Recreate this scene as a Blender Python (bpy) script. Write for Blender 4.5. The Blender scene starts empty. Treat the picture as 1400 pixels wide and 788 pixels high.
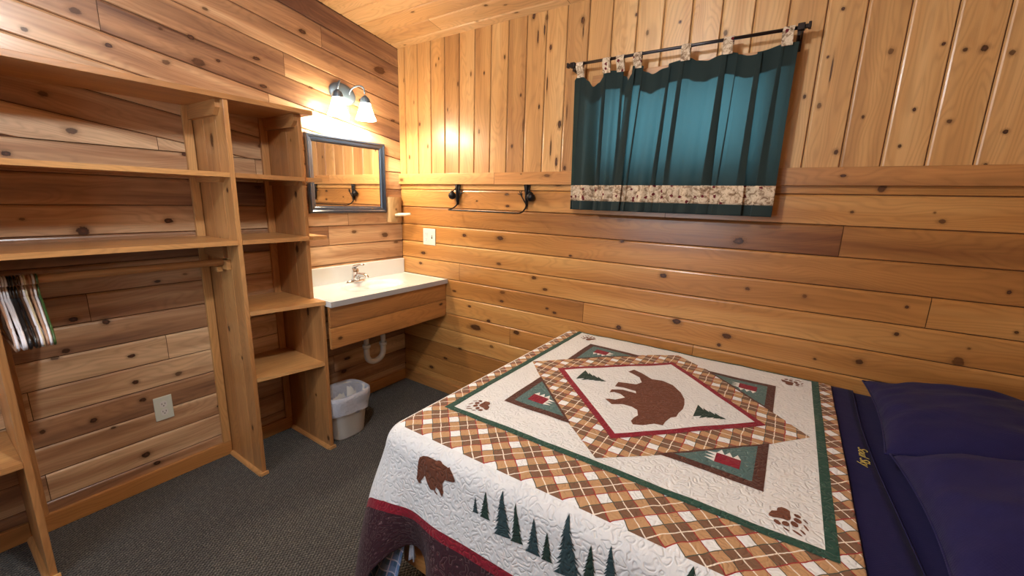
import bpy, bmesh, math, random
from mathutils import Vector, Matrix, noise as mnoise
random.seed(7)
scene = bpy.context.scene
COL = scene.collection
PI = math.pi
# light levels
BULB_W=14; LMP=(1.60,-1.72,2.32); CEIL_C=(.95,.97,1.); CEIL_E=290; DAY_E=26; WIN_E=7.5; WORLD_E=.6; EXPO=.5
KNOTS_L = [(-1.7569, 1.9832, 0.0104, 0.0114), (-1.5275, 1.9967, 0.0124, 0.0128), (-1.3429, 2.1181, 0.0101, 0.0091), (-1.2292, 2.1178, 0.0153, 0.0143), (-1.3377, 1.9836, 0.0164, 0.0163), (-1.2113, 2.017, 0.0226, 0.022), (-1.1265, 2.0459, 0.0117, 0.0101), (-0.9468, 2.1043, 0.0158, 0.0134), (-0.9222, 1.9761, 0.0163, 0.0138), (-1.1586, 2.2608, 0.0113, 0.0096), (-0.6843, 2.3141, 0.0216, 0.0171), (-0.1575, 2.2464, 0.0433, 0.0307), (-0.0586, 1.9455, 0.0142, 0.0091), (-1.6119, 2.0936, 0.0147, 0.0161), (-1.6824, 1.6418, 0.0178, 0.0211), (-1.8642, 1.5366, 0.0113, 0.0137), (-1.7416, 1.7673, 0.0122, 0.014), (-1.3135, 1.5906, 0.013, 0.0126), (-1.7014, 1.2468, 0.0182, 0.0224), (-1.4107, 1.282, 0.0146, 0.0152), (-1.7775, 0.8838, 0.0114, 0.0138), (-1.6805, 0.852, 0.0141, 0.017), (-1.4846, 1.0027, 0.0101, 0.0103), (-1.374, 1.0231, 0.0086, 0.0081), (-1.8159, 0.7568, 0.0112, 0.0139), (-1.8501, 0.7352, 0.0094, 0.0114), (-1.6197, 0.5447, 0.0133, 0.0157), (-1.4561, 0.5318, 0.0129, 0.014), (-1.6168, 0.6734, 0.0113, 0.0128), (-1.7758, 0.4222, 0.012, 0.015), (-1.9256, 0.4379, 0.0091, 0.0116), (-1.6046, 0.4502, 0.0117, 0.0134), (-1.6246, 0.1717, 0.0157, 0.0194), (-1.5899, 0.1088, 0.0142, 0.0171), (-1.4114, 0.0525, 0.0162, 0.0184), (-0.4149, 1.1865, 0.0189, 0.0146), (-0.1624, 1.1543, 0.0315, 0.0236), (-0.0643, 1.0954, 0.0176, 0.0122), (-0.5172, 0.3208, 0.019, 0.0158), (-0.551, 0.2351, 0.0188, 0.0158), (-0.9652, 1.6678, 0.0134, 0.0114), (-1.0, 1.4525, 0.0162, 0.0145), (-0.6542, 2.0281, 0.0122, 0.009), (-0.6318, 1.9047, 0.0125, 0.0092), (-0.3174, 2.0279, 0.0125, 0.0084), (-1.8591, 1.2978, 0.0075, 0.0082), (-1.1655, 1.2838, 0.0122, 0.0112), (-1.719, 0.3599, 0.0073, 0.0078), (-1.5237, 0.0426, 0.0106, 0.0118), (-1.3012, 0.2927, 0.0121, 0.0123)]
KNOTS_B = [(0.6109, 1.183, 0.0191, 0.0147), (0.9065, 1.185, 0.0253, 0.0207), (0.222, 1.0286, 0.0224, 0.0161), (0.8995, 1.0209, 0.0172, 0.0142), (0.7143, 1.4112, 0.009, 0.0069), (0.9486, 1.4563, 0.0122, 0.0098), (0.9563, 1.3862, 0.0123, 0.0099), (1.3025, 1.5221, 0.0275, 0.0241), (0.0474, 1.5614, 0.0287, 0.0193), (2.643, 1.5434, 0.0082, 0.0103), (2.6923, 1.5052, 0.0143, 0.0184), (2.6164, 1.4143, 0.0068, 0.0085), (2.8525, 1.4207, 0.0043, 0.0059), (2.877, 1.3902, 0.0085, 0.0117), (2.235, 1.269, 0.0196, 0.0222), (1.9219, 1.0717, 0.0159, 0.0167), (2.2971, 1.0572, 0.0108, 0.0126), (1.2656, 0.788, 0.0112, 0.0102), (1.3167, 0.7696, 0.011, 0.0101), (2.0093, 0.8464, 0.0181, 0.0198), (2.2421, 0.8183, 0.0159, 0.0187), (2.2133, 0.7679, 0.0093, 0.0108), (2.587, 0.7886, 0.0056, 0.0073), (2.8257, 0.9507, 0.0078, 0.0109), (3.0087, 0.8806, 0.0151, 0.0229), (3.0273, 0.9365, 0.0054, 0.0082), (1.7158, 0.7574, 0.0152, 0.0154), (0.9335, 0.8386, 0.0172, 0.0145), (0.9294, 0.7796, 0.013, 0.011), (0.5195, 0.788, 0.0153, 0.0118), (0.6599, 0.7002, 0.0146, 0.0117), (0.8255, 0.6268, 0.0137, 0.0114), (1.0502, 0.591, 0.0208, 0.0183), (0.7134, 0.5585, 0.0382, 0.0315), (1.2445, 0.9026, 0.015, 0.0134), (0.8539, 0.4524, 0.0183, 0.0156), (0.5749, 0.3726, 0.0154, 0.0124), (0.433, 0.2658, 0.0164, 0.0129), (2.7334, 0.8118, 0.0101, 0.0139), (0.2892, 0.1596, 0.0174, 0.0135), (0.19, 0.9498, 0.0171, 0.0123), (1.0947, 1.3775, 0.0096, 0.008), (1.1647, 0.9641, 0.0154, 0.0135), (1.6922, 1.2272, 0.0118, 0.0115), (2.5122, 1.0559, 0.0094, 0.0118), (2.8369, 1.0622, 0.0061, 0.0085), (3.0859, 1.1567, 0.0063, 0.0095), (3.1288, 1.0191, 0.0049, 0.0077), (1.4008, 1.1214, 0.0103, 0.0094)]
KNOTS_U = [(2.4739, 2.1652, 0.0068, 0.0077), (2.6377, 1.9933, 0.0093, 0.0113), (2.4516, 2.0017, 0.0053, 0.006), (2.4501, 1.8234, 0.009, 0.0104), (2.5305, 1.645, 0.0087, 0.0105), (2.8339, 1.9671, 0.0081, 0.0105), (2.8792, 1.9644, 0.0091, 0.0121), (2.8352, 1.7368, 0.0083, 0.0111), (2.9464, 1.9405, 0.0075, 0.0101), (2.9498, 1.5857, 0.0065, 0.0091), (2.0736, 2.1536, 0.0109, 0.0109), (1.3942, 2.3314, 0.0184, 0.0154), (1.0984, 2.4094, 0.0175, 0.0136), (1.1818, 2.386, 0.0169, 0.0134), (0.9087, 2.2333, 0.0117, 0.0088), (1.2123, 2.2347, 0.0135, 0.0109), (1.1535, 1.9408, 0.0107, 0.0087), (0.6576, 2.1763, 0.013, 0.0094), (0.5508, 2.1307, 0.0114, 0.008), (0.3887, 2.3027, 0.0096, 0.0065), (0.3624, 2.2675, 0.0097, 0.0065), (0.2061, 1.9157, 0.0133, 0.0089), (2.3961, 1.8643, 0.0074, 0.0084), (2.2924, 2.0745, 0.0077, 0.0083), (0.0561, 2.2131, 0.011, 0.007), (0.1529, 2.0618, 0.0107, 0.007), (0.2804, 1.7686, 0.013, 0.009), (0.4632, 1.987, 0.0096, 0.0067), (0.7259, 1.8354, 0.013, 0.0097), (0.76, 2.167, 0.0104, 0.0076), (0.9768, 1.7372, 0.0118, 0.0094), (1.0282, 2.0154, 0.0094, 0.0074), (1.2887, 1.838, 0.0169, 0.0143), (1.3342, 1.6049, 0.0135, 0.0118), (0.0979, 1.7023, 0.014, 0.0094), (1.7325, 2.214, 0.0105, 0.0096), (1.8788, 2.233, 0.0072, 0.0068), (2.736, 1.7843, 0.0059, 0.0076), (2.7171, 1.6587, 0.0061, 0.0078), (2.594, 1.7708, 0.0066, 0.008), (2.9776, 1.6937, 0.0063, 0.0088), (2.7754, 1.9948, 0.0056, 0.0071), (1.672, 2.3035, 0.008, 0.0072)]
BEAR_SIDE = [(1.6001, -1.381), (1.6126, -1.3725), (1.6299, -1.3685), (1.647, -1.3685), (1.6639, -1.3685), (1.6719, -1.3645), (1.6802, -1.3645), (1.6889, -1.369), (1.7111, -1.3715), (1.7143, -1.368), (1.7197, -1.373), (1.7302, -1.3805), (1.7387, -1.389), (1.7437, -1.398), (1.7371, -1.4035), (1.7217, -1.4075), (1.7058, -1.409), (1.698, -1.4235), (1.7015, -1.4375), (1.7058, -1.4455), (1.703, -1.461), (1.696, -1.4575), (1.6881, -1.448), (1.6758, -1.443), (1.6724, -1.455), (1.6848, -1.46), (1.6819, -1.4635), (1.6731, -1.46), (1.667, -1.452), (1.6692, -1.456), (1.6561, -1.459), (1.6486, -1.4545), (1.6385, -1.443), (1.6276, -1.4265), (1.6221, -1.437), (1.6117, -1.4515), (1.6161, -1.458), (1.6056, -1.4595), (1.5948, -1.4505), (1.5969, -1.434), (1.5956, -1.4105), (1.5976, -1.3925)]
TREES = [(1.8178, -1.4115, 1.8235, -1.454, 0.0098), (1.8498, -1.3825, 1.8558, -1.455, 0.0193), (1.8987, -1.3605, 1.9182, -1.4755, 0.0313), (1.9433, -1.3745, 1.9616, -1.4715, 0.02), (2.001, -1.387, 2.0099, -1.4765, 0.0227), (2.0403, -1.406, 2.048, -1.4755, 0.0183), (2.0832, -1.342, 2.1077, -1.483, 0.0385), (2.152, -1.382, 2.1576, -1.468, 0.0212), (2.1955, -1.363, 2.2067, -1.4465, 0.0211)]
BEAR_TOP = [(1.9257, -0.4504), (1.9389, -0.4158), (1.9778, -0.4309), (2.0308, -0.4672), (2.0733, -0.4564), (2.1176, -0.4753), (2.1573, -0.5197), (2.182, -0.5706), (2.1918, -0.6176), (2.1948, -0.6568), (2.1892, -0.7005), (2.1891, -0.7329), (2.1746, -0.7494), (2.1667, -0.7917), (2.1662, -0.8183), (2.139, -0.8248), (2.1114, -0.8559), (2.0831, -0.8719), (2.0706, -0.8548), (2.0721, -0.8265), (2.0785, -0.803), (2.0642, -0.7653), (2.0402, -0.7532), (2.0084, -0.7565), (1.9757, -0.7813), (1.941, -0.7581), (1.9544, -0.748), (1.9731, -0.7404), (1.9971, -0.6999), (1.9739, -0.6832), (1.9478, -0.6796), (1.934, -0.695), (1.931, -0.6635), (1.9676, -0.6404), (2.0193, -0.6369), (2.0118, -0.6188), (1.9608, -0.6209), (1.9322, -0.6303), (1.9282, -0.5814), (1.9612, -0.5693), (1.9939, -0.5573), (2.0056, -0.5219), (1.9845, -0.4834), (1.9491, -0.462)]
TREE_R = [(2.2305, -0.6399), (2.235, -0.5912), (2.2561, -0.6043), (2.2966, -0.6059), (2.2698, -0.6202), (2.3311, -0.6411), (2.291, -0.6638), (2.3057, -0.6784), (2.2732, -0.6846), (2.2544, -0.6987), (2.2404, -0.6812)]
TREE_L = [(1.7808, -0.6266), (1.7708, -0.5824), (1.7908, -0.558), (1.8239, -0.5589), (1.8014, -0.5821), (1.8389, -0.5874), (1.8855, -0.6063), (1.8491, -0.6236), (1.8701, -0.6393), (1.8288, -0.6446), (1.8551, -0.6716), (1.8114, -0.6713)]
PAW = [[(2.4783, -1.0766), (2.4806, -1.0684), (2.4842, -1.0592), (2.4946, -1.053), (2.4944, -1.0452), (2.4968, -1.0386), (2.5034, -1.0327), (2.5101, -1.0325), (2.5161, -1.0342), (2.5207, -1.038), (2.5209, -1.0496), (2.5229, -1.0608), (2.5217, -1.0704), (2.5161, -1.0758), (2.5071, -1.076), (2.4981, -1.0776), (2.4878, -1.0825), (2.4798, -1.0819)], [(2.504, -1.0988), (2.5006, -1.1025), (2.4949, -1.1017), (2.4902, -1.0968), (2.4893, -1.0906), (2.4927, -1.0868), (2.4985, -1.0877), (2.5031, -1.0927)], [(2.5207, -1.0908), (2.5173, -1.097), (2.5115, -1.0993), (2.5066, -1.0962), (2.5055, -1.0895), (2.5088, -1.0831), (2.5147, -1.0809), (2.5196, -1.0841)], [(2.5377, -1.0854), (2.5337, -1.0903), (2.5275, -1.0898), (2.5228, -1.0839), (2.5222, -1.0762), (2.5263, -1.0711), (2.5325, -1.0718), (2.5373, -1.0777)], [(2.5445, -1.0664), (2.5407, -1.0715), (2.5344, -1.0719), (2.529, -1.0675), (2.5279, -1.0607), (2.5317, -1.0556), (2.5382, -1.0552), (2.5435, -1.0597)], [(2.5431, -1.0478), (2.5401, -1.0514), (2.5344, -1.0519), (2.5295, -1.049), (2.5281, -1.0442), (2.5312, -1.0405), (2.5369, -1.04), (2.5418, -1.043)], [(2.5211, -1.1135), (2.5187, -1.1145), (2.514, -1.1128), (2.5096, -1.1095), (2.5083, -1.1064), (2.5107, -1.1053), (2.5155, -1.107), (2.5198, -1.1104)], [(2.5455, -1.1153), (2.542, -1.116), (2.5347, -1.113), (2.5278, -1.108), (2.5255, -1.1039), (2.5292, -1.1032), (2.5366, -1.1063), (2.5433, -1.1113)], [(2.5514, -1.1052), (2.549, -1.1057), (2.5448, -1.1026), (2.5413, -1.0976), (2.5405, -1.0936), (2.5429, -1.093), (2.5472, -1.0962), (2.5506, -1.1012)], [(2.5573, -1.0879), (2.5549, -1.0874), (2.5509, -1.0821), (2.5477, -1.0749), (2.5472, -1.07), (2.5497, -1.0705), (2.5537, -1.076), (2.5568, -1.0832)], [(2.557, -1.061), (2.5549, -1.061), (2.5507, -1.0578), (2.5469, -1.0534), (2.5457, -1.0502), (2.5479, -1.0502), (2.5522, -1.0534), (2.5559, -1.0578)]]

# ------------------------------------------------------------------ helpers
class MB:
    """collects polygons with a grain UV, a tone, a seed and a material index"""
    def __init__(s): s.v=[]; s.f=[]; s.uv=[]; s.tone=[]; s.seed=[]; s.mi=[]; s.sm=[]
    def face(s, pts, uvs=None, tone=.5, seed=0., mi=0, smooth=False):
        n=len(s.v); s.v += [tuple(p) for p in pts]; s.f.append(tuple(range(n,n+len(pts))))
        s.uv += list(uvs) if uvs else [(p[0],p[1]) for p in pts]
        s.tone.append(tone); s.seed.append(seed); s.mi.append(mi); s.sm.append(smooth)
    def grid(s, P, UV=None, tone=.5, seed=0., mi=0, mif=None, close_u=False, smooth=True, skip=None):
        """P[i][j] points; shares vertices"""
        n=len(s.v); I=len(P); J=len(P[0])
        for row in P: s.v += [tuple(p) for p in row]
        for i in range(I-1 if not close_u else I):
            for j in range(J-1):
                i2=(i+1)%I
                if skip and skip(i,j): continue
                s.f.append((n+i*J+j, n+i2*J+j, n+i2*J+j+1, n+i*J+j+1))
                if UV: s.uv += [UV[i][j],UV[i2][j] if i2 else UV[i][j],UV[i2][j+1] if i2 else UV[i][j+1],UV[i][j+1]]
                else: s.uv += [(i*.01,j*.01),((i+1)*.01,j*.01),((i+1)*.01,(j+1)*.01),(i*.01,(j+1)*.01)]
                s.tone.append(tone); s.seed.append(seed); s.mi.append(mif(i,j) if mif else mi); s.sm.append(smooth)
    def box(s, x0,x1,y0,y1,z0,z1, grain='y', tone=.5, seed=None, mi=0):
        if seed is None: seed=random.random()*9
        c=[(x,y,z) for x in (x0,x1) for y in (y0,y1) for z in (z0,z1)]
        F=[(0,1,3,2),(4,6,7,5),(0,4,5,1),(2,3,7,6),(0,2,6,4),(1,5,7,3)]
        g='xyz'.index(grain)
        n=len(s.v); s.v += c
        for f in F:
            s.f.append(tuple(n+i for i in f))
            for i in f:
                p=c[i]; o=[p[k] for k in range(3) if k!=g]
                # choose across coordinate varying on this face
                vals=[[c[q][k] for q in f] for k in range(3) if k!=g]
                r=[max(v)-min(v) for v in vals]
                across = o[0]+o[1] if min(r)==0 else o[0]+o[1]
                s.uv.append((p[g]+seed, across))
            s.tone.append(tone); s.seed.append(seed); s.mi.append(mi); s.sm.append(False)
    def tube(s, pts, r, n=10, closed=False, mi=0, cap=True, flat=1.0, tone=.5, uvs=1.0):
        pts=[Vector(p) for p in pts]; N=len(pts)
        rr = r if isinstance(r,(list,tuple)) else [r]*N
        rings=[]; up=None; L=0
        UV=[]
        for i,p in enumerate(pts):
            a=pts[i-1] if (i>0 or closed) else p; b=pts[(i+1)%N] if (i<N-1 or closed) else p
            t=(b-a).normalized()
            if up is None:
                up=Vector((0,0,1)) if abs(t.z)<.9 else Vector((1,0,0))
            up=(up-t*up.dot(t)).normalized(); sd=t.cross(up)
            rings.append([tuple(p+(sd*math.cos(2*PI*k/n)+up*math.sin(2*PI*k/n)*flat)*rr[i]) for k in range(n+1)])
            if i: L+=(pts[i]-pts[i-1]).length
            UV.append([(L*uvs,k/n*.1) for k in range(n+1)])
        if closed: rings.append(rings[0]); UV.append([(L+.1,u[1]) for u in UV[0]])
        s.grid(rings,UV,mi=mi,tone=tone)
        if cap and not closed:
            s.face(rings[0][:n][::-1],[(0,0)]*n,mi=mi,tone=tone); s.face(rings[-1][:n],[(0,0)]*n,mi=mi,tone=tone)
    def lathe(s, prof, n=28, c=(0,0,0), axis='z', sx=1, sy=1, mi=0, rot=None):
        P=[]
        for k in range(n+1):
            a=2*PI*k/n; row=[]
            for r,h in prof:
                v=Vector((r*math.cos(a)*sx, r*math.sin(a)*sy, h))
                if rot: v=rot@v
                row.append(tuple(v+Vector(c)))
            P.append(row)
        s.grid(P,mi=mi)
    def build(s, name, mats, parent=None, bevel=0, weld=True, solid=0, sub=0, loc=None):
        me=bpy.data.meshes.new(name); me.from_pydata(s.v,[],s.f)
        if not isinstance(mats,(list,tuple)): mats=[mats]
        for m in mats: me.materials.append(m)
        me.polygons.foreach_set('material_index',s.mi)
        me.polygons.foreach_set('use_smooth',s.sm)
        u=me.uv_layers.new(name='UVMap'); u.data.foreach_set('uv',[c for p in s.uv for c in p])
        a=me.attributes.new('tone','FLOAT','FACE'); a.data.foreach_set('value',s.tone)
        a=me.attributes.new('seed','FLOAT','FACE'); a.data.foreach_set('value',s.seed)
        me.update()
        if weld:
            bm=bmesh.new(); bm.from_mesh(me); bmesh.ops.remove_doubles(bm,verts=bm.verts,dist=1e-5)
            bmesh.ops.recalc_face_normals(bm,faces=bm.faces); bm.to_mesh(me); bm.free()
        o=bpy.data.objects.new(name,me); COL.objects.link(o)
        if parent:
            o.parent=parent; o.matrix_parent_inverse=Matrix.Translation(-parent.location) if parent.type=='EMPTY' and parent.parent is None else Matrix.Identity(4)
        if bevel:
            m=o.modifiers.new('bevel','BEVEL'); m.width=bevel; m.segments=2; m.limit_method='ANGLE'; m.angle_limit=.6
        if solid:
            m=o.modifiers.new('solid','SOLIDIFY'); m.thickness=solid; m.offset=-1
        if sub:
            m=o.modifiers.new('sub','SUBSURF'); m.levels=sub; m.render_levels=sub
        return o
def empty(name, loc, label, cat, group=None):
    o=bpy.data.objects.new(name,None); COL.objects.link(o); o.location=loc; o.empty_display_size=.05
    tag(o,label,cat,group); return o
def tag(o,label,cat,group=None):
    o['label']=label; o['category']=cat
    if group: o['group']=group
    return o
def struct(o): o['kind']='structure'; return o

# ------------------------------------------------------------------ materials
class NT:
    def __init__(s,name):
        s.m=bpy.data.materials.new(name); s.m.use_nodes=True; s.t=s.m.node_tree; s.t.nodes.clear()
        s.out=s.n('ShaderNodeOutputMaterial')
    def n(s,typ,**k):
        x=s.t.nodes.new(typ)
        for a,b in k.items(): setattr(x,a,b)
        return x
    def l(s,a,b): s.t.links.new(a,b)
    def val(s,sock,x):
        if isinstance(x,(int,float)): sock.default_value=x
        elif isinstance(x,(tuple,list)): sock.default_value=tuple(x)+((1,) if len(x)==3 and sock.type=='RGBA' else ())
        else: s.l(x,sock)
    def math(s,op,a,b=0.,c=0.,clamp=False):
        x=s.n('ShaderNodeMath',operation=op,use_clamp=clamp)
        s.val(x.inputs[0],a); s.val(x.inputs[1],b); s.val(x.inputs[2],c); return x.outputs[0]
    def mix(s,f,a,b,mode='MIX'):
        x=s.n('ShaderNodeMix',data_type='RGBA',blend_type=mode)
        s.val(x.inputs[0],f); s.val(x.inputs[6],a); s.val(x.inputs[7],b); return x.outputs[2]
    def ramp(s,f,stops,interp='LINEAR'):
        x=s.n('ShaderNodeValToRGB'); x.color_ramp.interpolation=interp; e=x.color_ramp.elements
        while len(e)<len(stops): e.new(.5)
        for i,(p,c) in enumerate(stops):
            e[i].position=p; e[i].color=(c if isinstance(c,(tuple,list)) else (c,c,c))+(1,)
        s.val(x.inputs[0],f); return x.outputs[0]
    def step(s,f,a,b):
        x=s.n('ShaderNodeMapRange',interpolation_type='SMOOTHSTEP'); s.val(x.inputs[0],f); s.val(x.inputs[1],a); s.val(x.inputs[2],b); return x.outputs[0]
    def noise(s,vec,scale,detail=2,rough=.5,dist=0):
        x=s.n('ShaderNodeTexNoise'); s.l(vec,x.inputs['Vector']); s.val(x.inputs['Scale'],scale); s.val(x.inputs['Detail'],detail); s.val(x.inputs['Roughness'],rough); s.val(x.inputs['Distortion'],dist)
        return x.outputs[0]
    def comb(s,a,b,c):
        x=s.n('ShaderNodeCombineXYZ'); s.val(x.inputs[0],a); s.val(x.inputs[1],b); s.val(x.inputs[2],c); return x.outputs[0]
    def uv(s):
        x=s.n('ShaderNodeUVMap',uv_map='UVMap'); y=s.n('ShaderNodeSeparateXYZ'); s.l(x.outputs[0],y.inputs[0]); return x.outputs[0],y.outputs[0],y.outputs[1]
    def attr(s,n_):
        x=s.n('ShaderNodeAttribute',attribute_name=n_); return x.outputs['Fac']
    def obj(s):
        return s.n('ShaderNodeTexCoord').outputs['Object']
    def bump(s,h,strength=.5,dist=.001):
        x=s.n('ShaderNodeBump'); s.val(x.inputs['Height'],h); x.inputs['Strength'].default_value=strength; x.inputs['Distance'].default_value=dist; return x.outputs[0]
    def bsdf(s,col,rough=.5,metal=0,bump=None,coat=0,coat_r=.1,spec=.5,sheen=0,trans=0):
        x=s.n('ShaderNodeBsdfPrincipled'); s.val(x.inputs['Base Color'],col); s.val(x.inputs['Roughness'],rough); s.val(x.inputs['Metallic'],metal)
        x.inputs['Specular IOR Level'].default_value=spec; x.inputs['Coat Weight'].default_value=coat; x.inputs['Coat Roughness'].default_value=coat_r
        x.inputs['Sheen Weight'].default_value=sheen
        if bump is not None: s.l(bump,x.inputs['Normal'])
        return x.outputs[0]
    def end(s,sh): s.l(sh,s.out.inputs[0]); return s.m

def wood(name, dark, mid, light, rough=.38, knot=.0, coat=.25, lines=1., var=1.):
    t=NT(name); v,u,w=t.uv(); seed=t.attr('seed'); tone=t.attr('tone')
    n1=t.noise(t.comb(t.math('MULTIPLY',u,1.1),t.math('MULTIPLY',w,16),t.math('MULTIPLY',seed,5.3)),1,3,.55)
    n2=t.noise(t.comb(t.math('MULTIPLY',u,1.6),t.math('MULTIPLY',w,7),t.math('MULTIPLY',seed,9.1)),1,2,.5,.4)
    ph=t.math('ADD',t.math('MULTIPLY',w,330),t.math('MULTIPLY',n2,110))
    ring=t.math('POWER',t.math('ADD',t.math('MULTIPLY',t.math('SINE',ph),.5),.5),2.2)
    fib=t.noise(t.comb(t.math('MULTIPLY',u,7),t.math('MULTIPLY',w,500),seed),1,2,.6)
    n3=t.noise(t.comb(t.math('MULTIPLY',u,.45),t.math('MULTIPLY',w,2.5),t.math('MULTIPLY',seed,3.3)),1,1)
    f=t.math('ADD',tone,t.math('MULTIPLY',t.math('SUBTRACT',n1,.5),.75*var))
    f=t.math('ADD',f,t.math('MULTIPLY',t.math('SUBTRACT',n3,.5),.8*var),clamp=True)
    col=t.ramp(f,[(0.,dark),(.5,mid),(1.,light)])
    # big reddish knots in a few cells
    dk=t.math('SUBTRACT',1.,t.math('ADD',t.math('MULTIPLY',ring,.13*lines),t.math('MULTIPLY',fib,.20)))
    col=t.mix(1.,col,t.comb(t.math('ADD',dk,.06),dk,t.math('SUBTRACT',dk,.05)),'MULTIPLY')
    if knot>0:
        vo=t.n('ShaderNodeTexVoronoi',voronoi_dimensions='3D'); t.l(t.comb(t.math('MULTIPLY',u,3.2),t.math('MULTIPLY',w,8.5),t.math('MULTIPLY',seed,11.)),vo.inputs['Vector']); vo.inputs['Scale'].default_value=1
        rnd=t.n('ShaderNodeSeparateColor'); t.l(vo.outputs['Color'],rnd.inputs[0])
        sel=t.math('LESS_THAN',rnd.outputs[0],knot)
        d=t.math('ADD',vo.outputs['Distance'],t.math('MULTIPLY',t.math('SUBTRACT',fib,.5),.04))
        halo=t.math('MULTIPLY',sel,t.math('SUBTRACT',1.,t.step(d,.05,.3)))
        core=t.math('MULTIPLY',sel,t.math('SUBTRACT',1.,t.step(d,.055,.085)))
        col=t.mix(t.math('MULTIPLY',halo,.45),col,(.28,.10,.035))
        col=t.mix(t.math('MULTIPLY',core,.9),col,(.06,.02,.012))
    b=t.bump(t.math('ADD',fib,t.math('MULTIPLY',ring,.6)),.12,.0006)
    return t.end(t.bsdf(col,t.math('ADD',rough,t.math('MULTIPLY',n1,.12)),bump=b,coat=coat,coat_r=.22))
D,Mi,Li=(.17,.070,.030),(.50,.245,.088),(.80,.52,.235)
W_LEFT=wood('pine_left_wall',(.125,.056,.038),(.46,.270,.145),(.84,.64,.40),rough=.36,coat=.35,var=1.9)
W_BACK=wood('pine_back_wall',(.17,.060,.018),(.50,.240,.066),(.78,.50,.185),rough=.32,coat=.4)
W_UP=wood('pine_upper_boards',(.28,.125,.045),(.62,.36,.135),(.84,.59,.28),rough=.32,coat=.4)
W_CEIL=wood('pine_ceiling',(.30,.15,.07),(.68,.44,.21),(.86,.64,.36))
W_SHELF=wood('pine_shelves',(.20,.085,.03),(.52,.27,.10),(.80,.50,.20),rough=.33,knot=.10,coat=.4)
W_TRIM=wood('pine_trim',(.20,.085,.03),(.55,.27,.085),(.80,.50,.20),rough=.36,coat=.3)
def knot_mat():
    t=NT('pine_knot'); v,u,w=t.uv(); seed=t.attr('seed')
    nz=t.noise(t.comb(u,w,t.math('MULTIPLY',seed,7.)),2.2,4,.7)
    nb=t.noise(t.comb(t.math('MULTIPLY',u,1.2),t.math('MULTIPLY',w,7.),t.math('MULTIPLY',seed,3.)),1,3,.6)
    uc=t.math('MULTIPLY',u,2.3); wc=t.math('MULTIPLY',w,2.3)
    r=t.math('SQRT',t.math('ADD',t.math('MULTIPLY',uc,uc),t.math('MULTIPLY',wc,wc)))
    r=t.math('ADD',r,t.math('MULTIPLY',t.math('SUBTRACT',nz,.5),1.0))
    ro=t.math('SQRT',t.math('ADD',t.math('MULTIPLY',u,u),t.math('MULTIPLY',w,w)))
    ro=t.math('ADD',ro,t.math('MULTIPLY',t.math('SUBTRACT',nb,.5),.7))
    col=t.ramp(t.math('MULTIPLY',r,.5),[(0.,(.14,.05,.02)),(.18,(.075,.026,.012)),(.36,(.045,.016,.008)),(.46,(.22,.085,.03)),(.75,(.34,.15,.055))])
    a=t.math('MAXIMUM',t.math('SUBTRACT',1.,t.step(r,.65,1.05)),t.math('MULTIPLY',t.math('SUBTRACT',1.,t.step(ro,.25,.85)),.38))
    a=t.math('MULTIPLY',a,t.math('ADD',.5,t.math('MULTIPLY',t.math('FRACT',t.math('MULTIPLY',seed,3.7)),.5)))
    tr=t.n('ShaderNodeBsdfTransparent'); mx=t.n('ShaderNodeMixShader'); t.l(a,mx.inputs[0]); t.l(tr.outputs[0],mx.inputs[1]); t.l(t.bsdf(col,.4,coat=.2),mx.inputs[2])
    return t.end(mx.outputs[0])
KNOT=knot_mat()
def plain(name,col,rough=.5,metal=0,nscale=0,nstr=.2,coat=0,spec=.5,sheen=0,var=0):
    t=NT(name); c=col; b=None
    if nscale:
        nz=t.noise(t.obj(),nscale,3); b=t.bump(nz,nstr,.002)
        if var: c=t.mix(t.math('MULTIPLY',nz,var),col,tuple(x*.45 for x in col))
    return t.end(t.bsdf(c,rough,metal,b,coat,spec=spec,sheen=sheen))
def flex(name,col,rough=.4): return plain(name,col,rough)
DARKGAP=plain('gap_shadow_wood',(.10,.045,.02),.8)
WHITE_PLASTIC=plain('white_plastic',(.72,.72,.68),.35,nscale=60,nstr=.02)
IVORY=plain('ivory_plate',(.66,.70,.60),.35,nscale=60,nstr=.02)
BLACKM=plain('black_iron',(.012,.011,.012),.42,.6,nscale=180,nstr=.5)
RODM=plain('black_rod',(.02,.014,.014),.3,.4,nscale=80,nstr=.05)
CHROME=plain('chrome',(.75,.76,.78),.09,1,nscale=30,nstr=.02)
NICKEL=plain('blue_grey_metal',(.15,.22,.31),.38,.6,nscale=90,nstr=.08)
SLOT=plain('dark_slot',(.015,.013,.012),.6,nscale=50,nstr=.1)
PVC=plain('white_pvc',(.62,.60,.54),.35,nscale=50,nstr=.05)
MARBLE=plain('cultured_marble',(.80,.84,.84),.16,coat=.4,nscale=6,nstr=.01)
EDGE=plain('counter_edge_grey',(.40,.42,.44),.3,nscale=20,nstr=.02)
MIRFRAME=plain('mirror_frame_blue_black',(.016,.026,.045),.22,.1,coat=.6,nscale=40,nstr=.04)
MIRROR=plain('mirror_glass',(.93,.93,.93),.015,1)
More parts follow.
